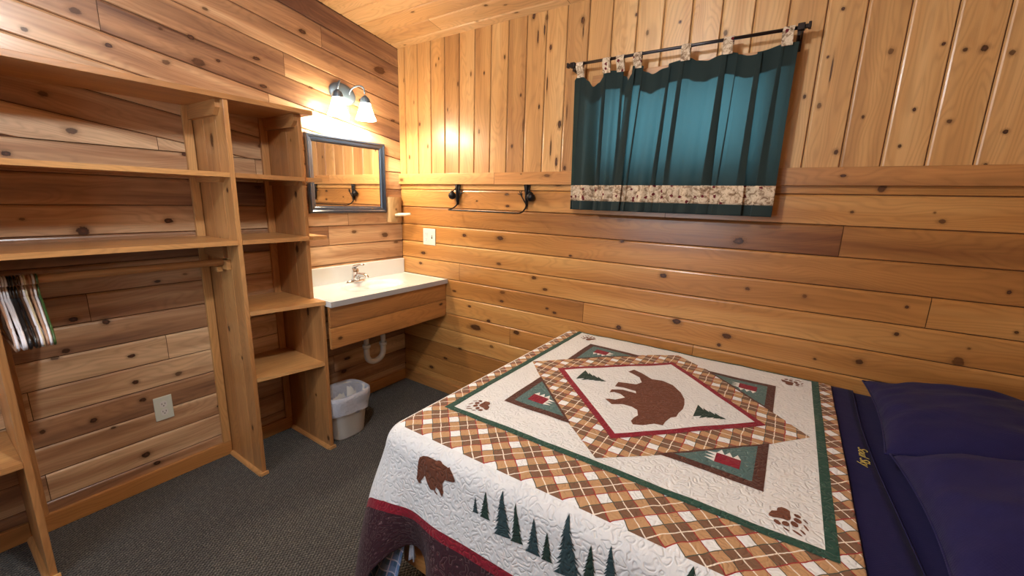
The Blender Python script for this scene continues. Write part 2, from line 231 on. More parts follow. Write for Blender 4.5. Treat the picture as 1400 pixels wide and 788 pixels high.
def carpet():
    t=NT('carpet_dark'); o=t.obj()
    s=t.n('ShaderNodeSeparateXYZ'); t.l(o,s.inputs[0]); x,y=s.outputs[0],s.outputs[1]
    wob=t.math('MULTIPLY',t.noise(o,9,2),2.5)
    a=t.math('SINE',t.math('ADD',t.math('MULTIPLY',x,420),wob)); b=t.math('SINE',t.math('ADD',t.math('MULTIPLY',y,300),wob))
    ck=t.math('MULTIPLY',a,b)
    n=t.noise(o,170,3,.75); big=t.noise(o,38,3,.6)
    h=t.math('ADD',t.math('MULTIPLY',ck,.5),n)
    c=t.mix(t.step(n,.38,.66),(.014,.014,.015),(.26,.24,.20))
    c=t.mix(t.math('MULTIPLY',t.step(big,.42,.62),.6),c,(.060,.056,.050))
    c=t.mix(t.math('MULTIPLY',t.math('SUBTRACT',1.,t.step(ck,-.5,.3)),.75),c,(.010,.010,.011))
    return t.end(t.bsdf(c,.95,bump=t.bump(h,1.,.007),spec=.15,sheen=.15))
CARPET=carpet()
P_=.0862
def stipple(t,u,v,sc=40,k=4.):
    n=t.noise(t.comb(u,v,0.),sc,1,.4,.3)
    f=t.math('FRACT',t.math('MULTIPLY',n,k)); d=t.math('ABSOLUTE',t.math('SUBTRACT',f,.5))   # 0 at the seam
    return d
def quilt_bump(t,u,v,d,strength=.8):
    puff=t.step(d,.0,.34); wr=t.noise(t.comb(t.math('MULTIPLY',u,110),t.math('MULTIPLY',v,34),0.),1,3,.65)
    return t.bump(t.math('ADD',puff,t.math('MULTIPLY',wr,1.1)),strength,.0026)
def quilt(name,col,thread=None,rot=None,plaid=False,str_=.8):
    t=NT(name); vv,u,v=t.uv(); d=stipple(t,u,v)
    if plaid:
        wob=t.math('MULTIPLY',t.math('SUBTRACT',t.noise(t.comb(u,v,3.),22,2),.5),.010)
        if rot: a=t.math('MULTIPLY',t.math('ADD',u,v),.7071); b=t.math('MULTIPLY',t.math('SUBTRACT',u,v),.7071)
        else: a,b=u,v
        A=t.math('FRACT',t.math('DIVIDE',t.math('ADD',t.math('ADD',a,20*P_),wob),P_)); B=t.math('FRACT',t.math('DIVIDE',t.math('ADD',t.math('ADD',b,20*P_+.03),wob),P_))
        ba=t.math('GREATER_THAN',A,.41); bb=t.math('GREATER_THAN',B,.41)
        c=t.mix(t.math('MAXIMUM',ba,bb),(.78,.83,.86),(.47,.285,.145)); c=t.mix(t.math('MULTIPLY',ba,bb),c,(.185,.100,.060))
        def line(X,p,w): return t.math('LESS_THAN',t.math('ABSOLUTE',t.math('SUBTRACT',X,p)),w)
        for X in (A,B):
            c=t.mix(line(X,.70,.018),c,(.80,.74,.64)); c=t.mix(line(X,.018,.018),c,(.32,.035,.035)); c=t.mix(line(X,.40,.014),c,(.07,.08,.06))
    else:
        nz=t.noise(t.comb(u,v,1.),30,3); c=t.mix(t.math('MULTIPLY',nz,.35),col,tuple(x*.78 for x in col))
    if thread: c=t.mix(t.math('SUBTRACT',1.,t.step(d,.0,.045)),c,thread)
    return t.end(t.bsdf(c,.85,bump=quilt_bump(t,u,v,d,str_),spec=.2,sheen=.1))
Q_WHITE=quilt('quilt_cream',(.76,.80,.82),str_=.7)
Q_PLAID=quilt('quilt_plaid_diagonal',None,rot=True,plaid=True,str_=.5)
Q_PLAIDS=quilt('quilt_plaid_square',None,plaid=True,str_=.5)
Q_GREEN=quilt('quilt_green',(.022,.075,.055),thread=(.09,.17,.13))
Q_TEAL=quilt('quilt_teal',(.085,.165,.165),thread=(.22,.32,.31))
Q_BROWN=quilt('quilt_brown',(.085,.030,.020),thread=(.20,.10,.075))
Q_RED=quilt('quilt_red',(.24,.010,.026),thread=(.40,.06,.07))
Q_PLUM=quilt('quilt_plum',(.040,.012,.020),thread=(.22,.13,.14))
Q_BEAR=quilt('quilt_bear_brown',(.135,.045,.024),thread=(.24,.11,.07))
Q_PAW=quilt('quilt_paw_brown',(.17,.062,.035))
Q_FIR=quilt('quilt_fir_green',(.018,.045,.035))
Q_FIRB=quilt('quilt_fir_blue',(.028,.060,.070))
Q_PATCHW=quilt('quilt_white_teeth',(.80,.82,.80))
def cloth(name,col,rough=.8,ws=900,fold=6,fs=.4):
    t=NT(name); o=t.obj(); s=t.n('ShaderNodeSeparateXYZ'); t.l(o,s.inputs[0])
    w=t.math('MULTIPLY',t.math('SINE',t.math('MULTIPLY',s.outputs[0],ws)),t.math('SINE',t.math('MULTIPLY',s.outputs[1],ws)))
    n=t.noise(o,fold,3,.5,.5)
    c=t.mix(t.noise(o,40,3),col,tuple(x*.82 for x in col))
    return t.end(t.bsdf(c,rough,bump=t.bump(t.math('ADD',t.math('MULTIPLY',w,.02),n),fs,.02),spec=.12,sheen=.04))
NAVY=cloth('navy_sheet',(.014,.013,.070),fs=.3)
NAVYP=cloth('navy_pillowcase',(.017,.015,.075),fold=7,fs=.5)
MATT=cloth('mattress_ticking',(.45,.45,.47))
def floral():
    t=NT('floral_leaf_print'); o=t.obj(); s=t.n('ShaderNodeSeparateXYZ'); t.l(o,s.inputs[0]); q=t.comb(s.outputs[0],0.,s.outputs[2])
    n=t.noise(q,38,4,.75,1.2); n2=t.noise(q,95,3,.6,1.)
    c=t.ramp(n,[(.30,(.10,.055,.03)),(.44,(.32,.22,.14)),(.52,(.62,.50,.35)),(.70,(.72,.62,.46))])
    c=t.mix(t.step(n2,.60,.66),c,(.25,.19,.10))
    vo=t.n('ShaderNodeTexVoronoi',voronoi_dimensions='2D'); t.l(t.comb(s.outputs[0],s.outputs[2],0.),vo.inputs['Vector']); vo.inputs['Scale'].default_value=27
    m=t.noise(q,110,2); d=t.math('ADD',vo.outputs['Distance'],t.math('MULTIPLY',m,.55))
    sc=t.n('ShaderNodeSeparateColor'); t.l(vo.outputs['Color'],sc.inputs[0])
    f=t.math('MULTIPLY',t.math('SUBTRACT',1.,t.step(d,.42,.47)),t.math('LESS_THAN',sc.outputs[0],.55))
    c=t.mix(f,c,(.13,.012,.018))
    return t.end(t.bsdf(c,.85,bump=t.bump(m,.1,.001),spec=.2))
FLORAL=floral()
def curtain_mat(name,col,tcol,fac):
    t=NT(name); o=t.obj(); n=t.noise(o,300,3); n2=t.noise(o,14,2)
    d=t.bsdf(t.mix(n2,col,tuple(x*.8 for x in col)),.75,bump=t.bump(n,.15,.0008),spec=.25,sheen=.2)
    tr=t.n('ShaderNodeBsdfTranslucent'); tr.inputs[0].default_value=tcol+(1,)
    mx=t.n('ShaderNodeMixShader'); mx.inputs[0].default_value=fac; t.l(d,mx.inputs[1]); t.l(tr.outputs[0],mx.inputs[2]); return t.end(mx.outputs[0])
CURT=curtain_mat('curtain_green',(.028,.050,.047),(.062,.165,.185),.42)
CURT_D=curtain_mat('curtain_green_header',(.024,.042,.040),(.04,.08,.08),.22)
def shade_mat():
    t=NT('opal_glass_lit'); e=t.n('ShaderNodeEmission'); e.inputs[0].default_value=(1,.80,.52,1); e.inputs[1].default_value=60
    tr=t.bsdf((.9,.88,.82),.3); mx=t.n('ShaderNodeMixShader'); mx.inputs[0].default_value=.6; t.l(tr,mx.inputs[1]); t.l(e.outputs[0],mx.inputs[2]); return t.end(mx.outputs[0])
SHADE=shade_mat()
def glass():
    t=NT('window_glass'); tr=t.n('ShaderNodeBsdfTransparent'); g=t.n('ShaderNodeBsdfGlossy'); g.inputs['Roughness'].default_value=.02
    mx=t.n('ShaderNodeMixShader'); mx.inputs[0].default_value=.06; t.l(tr.outputs[0],mx.inputs[1]); t.l(g.outputs[0],mx.inputs[2]); return t.end(mx.outputs[0])
GLASS=glass()
def bagmat():
    t=NT('thin_white_bag'); n=t.noise(t.obj(),40,4,.6,1.)
    d=t.bsdf(t.mix(n,(.80,.82,.90),(.62,.68,.80)),.35,bump=t.bump(n,.8,.012)); tr=t.n('ShaderNodeBsdfTranslucent'); tr.inputs[0].default_value=(.7,.75,.85,1)
    mx=t.n('ShaderNodeMixShader'); mx.inputs[0].default_value=.3; t.l(d,mx.inputs[1]); t.l(tr.outputs[0],mx.inputs[2]); return t.end(mx.outputs[0])
BAG=bagmat()
def bluplaid():
    t=NT('blue_plaid_cloth'); v,u,w=t.uv()
    A=t.math('FRACT',t.math('DIVIDE',u,.045)); B=t.math('FRACT',t.math('DIVIDE',w,.045))
    c=t.mix(t.math('GREATER_THAN',A,.5),(.16,.28,.55),(.10,.19,.32)); c=t.mix(t.math('MULTIPLY',t.math('GREATER_THAN',B,.55),.6),c,(.26,.36,.60))
    for X in (A,B): c=t.mix(t.math('LESS_THAN',X,.12),c,(.62,.64,.80))
    return t.end(t.bsdf(c,.85,bump=t.bump(t.noise(v,60,2),.3,.002),spec=.2))
BLUEPLAID=bluplaid()
# ------------------------------------------------------------------ camera
cam=bpy.data.cameras.new('camera'); co=bpy.data.objects.new('camera',cam); COL.objects.link(co); scene.camera=co
cam.sensor_width=36; cam.sensor_fit='HORIZONTAL'; cam.lens=566.98/1400*36; cam.clip_start=.02
Rr=Vector((.82831376,.55954489,.02838715)); Dn=Vector((.13847443,-.15536683,-.97810326)); Fw=Vector((-.54288225,.81410728,-.20617514))
CP=Vector((2.434,-2.141,1.42))
co.matrix_world=Matrix(((Rr.x,-Dn.x,-Fw.x,CP.x),(Rr.y,-Dn.y,-Fw.y,CP.y),(Rr.z,-Dn.z,-Fw.z,CP.z),(0,0,0,1)))

XR,YF=3.42,-3.3          # room: x 0..XR, y YF..0
SL=.153                  # slope of ceiling and upper boards
ZC=2.42
def ceil_z(y): return ZC-SL*y
PIT=.1228; BV=.0062
WX0,WX1,WZ0,WZ1=1.53,2.27,1.60,2.0   # window opening in the back wall

# ------------------------------------------------------------------ plank walls
def clip(poly,a,b,c):
    """keep a*s+b*h<=c"""
    out=[]
    for i in range(len(poly)):
        p,q=poly[i],poly[(i+1)%len(poly)]
        dp=a*p[0]+b*p[1]-c; dq=a*q[0]+b*q[1]-c
        if dp<=0: out.append(p)
        if (dp<0<dq) or (dq<0<dp):
            k=dp/(dp-dq); out.append((p[0]+(q[0]-p[0])*k,p[1]+(q[1]-p[1])*k))
    return out
def plank(mb,org,du,dv,L,W,region,place,tone,seed,bev=BV,gap=.0012):
    """plank from org along du (length L) and dv (width W) in wall (s,h) coordinates; region = clip planes; place(s,h,d)->xyz"""
    du=Vector(du); dv=Vector(dv)
    bt=bev*1.55; bb=bev*.45        # the upper edge (which catches the light) is eased more than the lower
    def depth(t,q):
        if t<=gap+bb: k=(t-gap)/bb; return -bev*(1-k)
        k=(W-gap-t)/bt
        if k>=1-1e-7: return 0
        return -bev*(1-k*1.5) if k<.45 else -bev*.325*(1-k)/.55
    for t0,t1 in ((gap,gap+bb),(gap+bb,W-gap-bt),(W-gap-bt,W-gap-bt*.45),(W-gap-bt*.45,W-gap)):
        poly=[]
        for (q,t) in ((gap,t0),(L-gap,t0),(L-gap,t1),(gap,t1)):
            p=Vector(org)+du*q+dv*t; poly.append((p.x,p.y))
        for (a,b,c) in region:
            poly=clip(poly,a,b,c)
            if len(poly)<3: break
        if len(poly)<3: continue
        pts=[];uvs=[]
        for (s,h) in poly:
            r=Vector((s,h))-Vector(org)
            # solve r = q du + t dv
            det=du.x*dv.y-du.y*dv.x; q=(r.x*dv.y-r.y*dv.x)/det; t=(du.x*r.y-du.y*r.x)/det
            pts.append(place(s,h,depth(t,q))); uvs.append((q+seed*3.7,t+seed*.31))
        mb.face(pts,uvs,tone,seed,0)
def knots(mb,lst,place,regionok=lambda s,h:True,mi=1,rough=None):
    for k in lst:
        s,h,rs,rh=k
        if not regionok(s,h): continue
        rs*=3.0*random.uniform(.8,1.15); rh*=1.9*random.uniform(.85,1.1)
        if mi==1 and rough=='v': rs,rh=rh*1.0,rs*.95
        pts=[];uvs=[];a0=random.random()*6
        for i in range(14):
            a=2*PI*i/14; pts.append(place(s+rs*math.cos(a),h+rh*math.sin(a),.0006)); uvs.append((math.cos(a),math.sin(a)) if rough!='v' else (math.sin(a),math.cos(a)))
        mb.face(pts,uvs,.5,random.random()*9,mi)
def splits(lo,hi,given,rmin=1.0,rmax=2.4):
    xs=[lo]+sorted(g for g in given if lo<g<hi)+[hi]; return xs

# ---- left wall (x=0), s=y , h=z
PL=lambda s,h,d:(d,s,h)
mb=MB()
ton={0:.62,1:.62,2:.74,3:.40,4:.82,5:.74,6:.62,7:.52,8:.42,9:.42,10:.82,11:.12,12:.62}
jl={0:[-2.6],1:[-1.944],2:[-3.0,-.62],3:[-2.3],4:[-1.942],5:[-1.484,-.3],6:[-2.5],7:[-1.726],8:[-2.9],9:[-.6],10:[-.454],11:[-2.2,-1.3],12:[-1.0,-2.7]}
for k in range(13):
    xs=splits(YF,0,jl.get(k,[]))
    for i in range(len(xs)-1):
        plank(mb,(xs[i],k*PIT+.0015),(1,0),(0,1),xs[i+1]-xs[i],PIT,[(0,1,1.598)],PL,ton[k]+(random.random()-.5)*(.30 if i else .06),random.random()*20)
tons=[.85,.50,.86,.62,.48,.50,.42,.40,.38,.42,.4,.4,.4,.4]
js=[[-1.41],[-1.16,-2.6],[-.578,-2.9],[-1.84,-.9],[-1.544,-.4],[-.802,-2.3],[-1.373],[-.569],[-1.6],[-1.2],[-2],[-2.4],[],[]]
z0=1.318; du=Vector((-1,SL)).normalized(); cs=1/math.sqrt(1+SL*SL)
for k in range(14):
    zz=z0+.1228*k
    xs=[0]+sorted([-j for j in js[k]])+[-YF]
    for i in range(len(xs)-1):
        s0=xs[i]; L_=(xs[i+1]-xs[i])/cs
        plank(mb,(-s0,zz+SL*s0),(-cs,SL*cs),(0,1),L_,.1228,[(0,-1,-1.600),(-SL*-1*-1,1,ZC+.02) if False else (SL,1,ZC+.01)],PL,tons[k]+(random.random()-.5)*.2,random.random()*20)
knots(mb,KNOTS_L,PL)
mb.box(-.10,-BV-.001,YF-.1,.006,-.05,ceil_z(YF)+.05,'y',.3,1,2)
struct(mb.build('wall_left',[W_LEFT,KNOT,DARKGAP],weld=False))

# ---- back wall (y=0), s=x , h=z ; seen from -y
PB=lambda s,h,d:(s,-d,h)
mb=MB()
zb=[-.0,.123,.246,.369,.492,.6143,.7426,.8645,.9879,1.1082,1.2323,1.3579,1.480,1.53]
tb=[.5,.58,.5,.60,.50,.62,.46,.56,.64,.44,.28,.52,.50,.45]
jb={7:[.566],8:[2.9],9:[],10:[2.6],11:[1.9],5:[2.1],6:[1.5],4:[1.0],3:[2.2]}
for k in range(13):
    xs=splits(0,XR,jb.get(k,[]))
    for i in range(len(xs)-1):
        plank(mb,(xs[i],zb[k]),(1,0),(0,1),xs[i+1]-xs[i],zb[k+1]-zb[k],[],PB,tb[k]+(random.random()-.5)*.08,random.random()*20)
knots(mb,KNOTS_B,PB)
mb2=MB()
for k in range(-1,28):
    x0=.0625+.1243*k
    t_=.50+(random.random()-.5)*.30
    for j,reg in enumerate(([(1,0,WX0)],[(-1,0,-WX1)],[(-1,0,-WX0),(1,0,WX1),(0,-1,-WZ1)],[(-1,0,-WX0),(1,0,WX1),(0,1,WZ0)])):
        sd=k*1.37+40
        plank(mb2,(x0+.1243,1.56),(0,1),(-1,0),ZC+.02-1.56,.1243,reg+[(-1,0,0),(1,0,XR)],PB,t_,sd)
knots(mb2,[(1.17,2.33,.035,.007),(1.13,2.30,.03,.006),(1.20,2.05,.045,.006),(1.24,1.72,.05,.008),(1.28,1.64,.025,.010),(1.40,2.28,.03,.006),(2.47,1.95,.05,.004),(1.05,1.85,.03,.004),(1.33,1.9,.04,.006)],PB,rough='v')
knots(mb2,KNOTS_U,PB,lambda s,h: not(WX0-.03<s<WX1+.03 and WZ0-.03<h<WZ1+.03),rough='v')
for (a,b,c,d) in ((0,XR,0,WZ0),(0,XR,WZ1,ZC+.1),(0,WX0,WZ0,WZ1),(WX1,XR,WZ0,WZ1)):
    mb.box(a if a>0 else -.1,b if b<XR else XR+.1,BV+.001,.12,c,d,'x',.3,1,2)
wbk=struct(mb.build('wall_back',[W_BACK,KNOT,DARKGAP],weld=False))
struct(mb2.build('trim_1',[W_UP,KNOT],weld=False))['label']='vertical pine boards on the upper back wall'
# chair rail trim
mb=MB()
for a,b,tt in ((0,.863,.66),(.865,XR,.50)): mb.box(a,b,-.019,0,1.515,1.586,'x',tt)
knots(mb,[(.03,1.545,.016,.016),(1.235,1.565,.02,.012),(1.06,1.575,.006,.005),(2.566,1.552,.011,.010)],lambda s,h,d:(s,-.0193-d,h))
struct(mb.build('trim_2',[W_TRIM,KNOT],bevel=.002,weld=False))

# ---- ceiling (sloped), boards run along x
mb=MB(); n_=Vector((0,-SL,-1)).normalized(); e_=Vector((0,-1,SL)).normalized()
def PC(s,h,d): p=Vector((0,0,ZC))+Vector((1,0,0))*s+e_*h-n_*(-d)*-1*-1; return tuple(p)
def PC(s,h,d):
    p=Vector((s,0,ZC))+e_*h+n_*d; return (p.x,p.y,p.z)
jc=[[1.32],[.48,2.4],[1.9],[.9],[2.2],[1.4],[.5,2.9]]
for k in range(28):
    xs=splits(0,XR,jc[k%7])
    for i in range(len(xs)-1):
        plank(mb,(xs[i],k*.1243-.06),(1,0),(0,1),xs[i+1]-xs[i],.1243,[(0,-1,0)],PC,.60+(random.random()-.5)*.3,random.random()*20)
kk=[(random.random()*2.2+.05,random.random()*1.2+.02,.008+random.random()*.008,.006+random.random()*.006) for _ in range(34)]
knots(mb,kk,PC)
a,b=PC(0,-.2,-.0075),PC(0,3.6,-.0075); c,d=PC(0,3.6,-.1),PC(0,-.2,-.1)
for (p,q) in ((a,b),(b,c),(c,d),(d,a)): mb.face([(-.1,p[1],p[2]),(XR+.1,p[1],p[2]),(XR+.1,q[1],q[2]),(-.1,q[1],q[2])],tone=.3,mi=2)
struct(mb.build('ceiling',[W_CEIL,KNOT,DARKGAP],weld=False))

# ---- other two walls (behind the camera / at the bed head)
mb=MB(); PR=lambda s,h,d:(XR-d,s,h)
for k in range(26):
    plank(mb,(YF,k*.123),(1,0),(0,1),-YF,.123,[(SL,1,ZC+.01)],PR,.5+(random.random()-.5)*.3,random.random()*20)
mb.box(XR+.0075,XR+.1,YF,0,0,3.0,'y',.3,1,1); struct(mb.build('wall_right',[W_BACK,DARKGAP],weld=False))
mb=MB(); PF=lambda s,h,d:(s,YF+d,h)
FX0,FX1,FZ0,FZ1=.55,1.85,.95,2.1
for k in range(25):
    for reg in ([(1,0,FX0)],[(-1,0,-FX1)],[(-1,0,-FX0),(1,0,FX1),(0,-1,-FZ1)],[(-1,0,-FX0),(1,0,FX1),(0,1,FZ0)]):
        plank(mb,(0,k*.123),(1,0),(0,1),XR,.123,reg,PF,.5+((k*37)%10-5)*.03,k*1.1)
for (a,b,c,d) in ((0,XR,0,FZ0),(0,XR,FZ1,3.05),(0,FX0,FZ0,FZ1),(FX1,XR,FZ0,FZ1)): mb.box(a,b,YF-.12,YF-.0075,c,d,'x',.3,1,1)
struct(mb.build('wall_front',[W_BACK,DARKGAP],weld=False))
def window(name,x0,x1,z0,z1,y0,y1,yin,s):
    # s=+1: casing on the -y side
    m=MB(); f=.035
    for (a,b,c,d) in ((x0,x1,z0,z0+f),(x0,x1,z1-f,z1),(x0,x0+f,z0+f,z1-f),(x1-f,x1,z0+f,z1-f),((x0+x1)/2-.014,(x0+x1)/2+.014,z0+f,z1-f)):
        m.box(a,b,y0,y1,c,d,'x',.5)
    w=struct(m.build(name,[WHITE_PLASTIC],bevel=.002))
    g=MB(); ym=(y0+y1)/2; g.box(x0+f,x1-f,ym-.003,ym+.003,z0+f,z1-f); g.build('window_pane',[GLASS],w)
    c=MB(); cw=.055
    for (a,b,cc,d) in ((x0-cw,x1+cw,z1,z1+cw),(x0-cw,x0,z0,z1),(x1,x1+cw,z0,z1)):
        c.box(a,b,min(yin,yin-s*.016),max(yin,yin-s*.016),cc,d,'z' if d-cc>cw+.01 else 'x',.45)
    c.build('window_casing',[W_TRIM],w,bevel=.002)
    return w
window('window_1',WX0,WX1,WZ0,WZ1,.03,.08,0,1)
window('window_2',FX0,FX1,FZ0,FZ1,YF-.08,YF-.03,YF,-1)

# ---- floor and baseboards
mb=MB()
for i in range(1): mb.box(-.1,XR+.1,YF-.1,.1,-.08,0,'x')
struct(mb.build('floor',[CARPET]))
def board(name,fn):
    m=MB(); fn(m); return struct(m.build(name,[W_TRIM],bevel=.003))
board('baseboard_left',lambda m:[m.box(0,.018,a,b,0,.078,'y',.48) for a,b in ((YF,-2.015),(-1.995,-1.272),(-1.248,-.932),(-.908,-.019))])
board('baseboard_back',lambda m:m.box(0,1.44,-.018,0,0,.078,'x',.48))

# ------------------------------------------------------------------ closet shelving
U=empty('closet_shelving',(.17,-1.6,0),'open pine closet shelving along the left wall with a hanging rod and stepped cubbies','shelving')
S_=W_SHELF
def part(name,boxes,mat=S_,bevel=.0016,parent=U,knot=None,kf=None):
    m=MB()
    for b in boxes: m.box(*b[:6],b[6],b[7] if len(b)>7 else .5+(random.random()-.5)*.2)
    mats=[mat]
    if knot: knots(m,knot,kf); mats=[mat,KNOT]
    return m.build(name,mats,parent,bevel=bevel,weld=False)
D1=(-1.270,-1.250); D2=(-.930,-.910); D0=(-2.015,-1.995)
def panel(y,x1,z0,z1,tone,gr=(.128,.256)):
    # boarded side panel: separate boards with slight grooves
    m=MB(); xs=[.001]+[g for g in gr if g<x1]+[x1]
    for i in range(len(xs)-1): m.box(xs[i]+.0008,xs[i+1]-.0008,y[0],y[1],z0,z1,'z',tone+(random.random()-.5)*.12)
    return m
pn=panel(D1,.345,0.001,1.81,.46); knots(pn,[(.26,.62,.008,.014),(.2,1.65,.01,.05),(.17,1.2,.006,.012),(.29,.25,.008,.02),(.30,1.43,.006,.014),(.15,.75,.008,.02)],lambda s,h,d:(s,D1[0]-.0006,h))
p1=pn.build('side_panel',[S_,KNOT],U,bevel=.002,weld=False)
pn=panel(D2,.315,.866,1.81,.40,(.2,)); knots(pn,[(.24,1.69,.006,.012),(.25,1.42,.008,.022),(.22,1.13,.012,.028)],lambda s,h,d:(s,D2[0]-.0006,h))
pn.build('side_panel',[S_,KNOT],U,bevel=.002,weld=False)
pn=panel(D2,.413,.001,.845,.36,(.2,)); knots(pn,[(.28,.79,.009,.03),(.395,.06,.008,.02),(.3,.3,.006,.012)],lambda s,h,d:(s,D2[0]-.0006,h))
pn.build('side_panel',[S_,KNOT],U,bevel=.002,weld=False)
pn=panel(D0,.345,.001,1.81,.42); pn.build('side_panel',[S_],U,bevel=.002,weld=False)
part('top_shelf',[(.001,.352,-2.9,-.870,1.81,1.832,'y',.42)])
def shelf(z,y0,y1,x1=.345,x1b=None,t=.02,tone=.52):
    m=MB(); x1b=x1b or x1; sd=random.random()*9; sp=.17
    def q(f): return x1+(x1b-x1)*f
    for (xa,xb,xa2,xb2,dt) in ((.001,sp,.001,sp,0),(sp,x1,sp,x1b,.08)):
        c=[(xa,y0),(xb,y0),(xb2,y1),(xa2,y1)]
        P=[(x,y,z-t) for x,y in c]+[(x,y,z) for x,y in c]
        for f in ((0,3,2,1),(4,5,6,7),(0,1,5,4),(1,2,6,5),(2,3,7,6),(3,0,4,7)):
            m.face([P[i] for i in f],[(P[i][1]+sd,P[i][0]+P[i][2]) for i in f],tone+dt,sd)
    return m.build('shelf',[S_],U,bevel=.0014,weld=False)
shelf(1.506,-1.995,-1.2705,.343); shelf(1.206,-1.995,-1.2705,.350,tone=.58)
shelf(1.506,-1.2495,-.9305,.345); shelf(1.206,-1.2495,-.9305,.347)
shelf(1.506,-.9095,-.83,.335); shelf(1.206,-.9095,-.83,.345)
shelf(.866,-1.2495,-.906,.348,.418); shelf(.525,-1.2495,-.9305,.346,.410,tone=.58)
shelf(.487,-2.9,-2.0155,.345,tone=.6); shelf(1.206,-2.9,-2.0155,.345)
# cleats
def cleat(y0,y1,z1,h,x1,ang=True):
    m=MB(); sd=random.random()*9; cut=.03 if ang else 0
    pr=[(.02,z1-h),(x1-cut,z1-h),(x1,z1-h+cut),(x1,z1),(.02,z1)]
    for y in (y0,y1): m.face([(x,y,z) for x,z in pr],[(x+sd,z) for x,z in pr],.42,sd)
    for i in range(5):
        a,b=pr[i],pr[(i+1)%5]; m.face([(a[0],y0,a[1]),(b[0],y0,b[1]),(b[0],y1,b[1]),(a[0],y1,a[1])],[(a[0]+sd,y0),(b[0]+sd,y0),(b[0]+sd,y1),(a[0]+sd,y1)],.42,sd)
    return m.build('cleat',[S_],U,bevel=.001,weld=False)
for y in (D1[0],D2[0]):
    cleat(y-.019,y-.0003,1.8097,.062,.315)
    cleat(y-.019,y-.0003,1.4857,.022,.30); 
cleat(D2[0]-.012,D2[0]-.0003,1.1857,.018,.30)
cleat(D1[0]-.019,D1[0]-.0003,1.1857,.07,.23,False)
for y0,z0,z1 in ((-1.309,.079,1.81),(-.968,.079,1.81),(-1.994,.079,1.81)):
    part('batten',[(.0008,.019,y0,y0+.036,z0,z1,'z',.62)])
# quarter-round shoe moulding at the panel feet
def shoe(y,x1):
    m=MB(); sd=random.random()*9; r=.017; prof=[(0,0)]+[(-r*math.cos(a*PI/10),r*math.sin(a*PI/10)) for a in range(6)]
    m.grid([[(x,y+p[0],p[1]+.001) for p in prof[1:]] for x in (.02,x1)],[[(x+sd,i*.005) for i in range(6)] for x in (0,x1)],tone=.6)
    for x in (.02,x1): m.face([(x,y+p[0],p[1]+.001) for p in prof],tone=.6)
    m.box(x1,x1+.012,y-.012,y+.026,.001,.016,'y',.75)
    m.build('shoe_moulding',[S_],U,weld=False)
shoe(D1[0],.345); shoe(D2[0],.413); shoe(D0[0],.345)
m=MB(); m.tube([(.215,-1.994,1.097),(.215,-1.6,1.097),(.215,-1.291,1.097)],.0165,18,tone=.42); m.build('hanging_rod',[S_],U,weld=False)
m=MB()
m.box(.175,.255,-1.2895,-1.2705,1.062,1.108,'x',.45); m.build('rod_socket',[S_],U,bevel=.002)
m=MB()
m.box(.185,.205,-1.312,-1.2895,1.050,1.075,'x',.7); m.build('rod_peg',[S_],U,bevel=.002)

# hangers
def hanger_curve(w=.195,d=.0):
    pts=[]
    for i in range(9): a=-.9+i*(PI+1.1)/8; pts.append((.021*math.cos(a),.021*math.sin(a)))
    pts=[(p[0],p[1]) for p in pts]   # hook around the rod
    hook=[(.0205*math.cos(a),.0205*math.sin(a)) for a in [(-.5+i*.42) for i in range(9)]]
    neck=[(-.018,-.018),(-.004,-.034),(0,-.05)]
    body=[(0,-.058),(.05,-.078),(.12,-.118),(.178,-.152),(w,-.172),(w+.004,-.186),(w-.006,-.197),(w-.03,-.199),(0,-.199),(-w+.03,-.199),(-w+.006,-.197),(-w-.004,-.186),(-w,-.172),(-.178,-.152),(-.12,-.118),(-.05,-.078)]
    return hook+neck,body
HM={}
def hmat(n,c):
    if n not in HM: HM[n]=plain('plastic_'+n,c,.3,nscale=60,nstr=.02,coat=.3)
    return HM[n]
cols={'white':(.74,.75,.80),'tan':(.45,.27,.18),'green':(.045,.11,.03),'cream':(.62,.55,.36),'black':(.012,.012,.013),'brown':(.10,.05,.03)}
HL=[(-1.8805,'green','green plastic clothes hanger nearest the right end of the row'),
    (-1.8895,'white','white plastic clothes hanger pressed against the green one'),
    (-1.8985,'tan','tan plastic clothes hanger left of the white and green pair'),
    (-1.9105,'cream','cream plastic clothes hanger right of the middle group'),
    (-1.9165,'white','white plastic clothes hanger beside the cream one'),
    (-1.9240,'brown','brown plastic clothes hanger left of the middle white one'),
    (-1.9320,'black','black plastic clothes hanger beside the brown one'),
    (-1.9400,'black','black plastic clothes hanger in the middle of the black ones'),
    (-1.9465,'black','black plastic clothes hanger touching the left white group'),
    (-1.9535,'white','white plastic clothes hanger rightmost of the left white trio'),
    (-1.9605,'white','white plastic clothes hanger in the middle of the left white trio'),
    (-1.9680,'white','white plastic clothes hanger leftmost of the left white trio'),
    (-1.9760,'tan','tan plastic clothes hanger at the left end of the row')]
hk,bd=hanger_curve()
proto={}
for i,(y,c,lab) in enumerate(HL):
    if c not in proto:
        m=MB(); m.tube([(a,0,b) for a,b in hk+[(0,-.058)]],.0031,8); m.tube([(a,0,b) for a,b in bd],.0036,8,closed=True)
        for sx in (-1,1): m.tube([(sx*.15,0,-.136),(sx*.158,0,-.128),(sx*.163,0,-.143)],.0025,6)
        o=m.build('clothes_hanger',[hmat(c,cols[c])],weld=False); proto[c]=o
    else:
        o=proto[c].copy(); COL.objects.link(o)
    rot=random.uniform(-.035,.01)-(.05 if i<3 else 0)
    o.location=(.215,y,1.097-.0025); o.rotation_euler=(0,random.uniform(-.01,.01),rot)
    tag(o,lab,'hanger','plastic hangers on the closet rod')

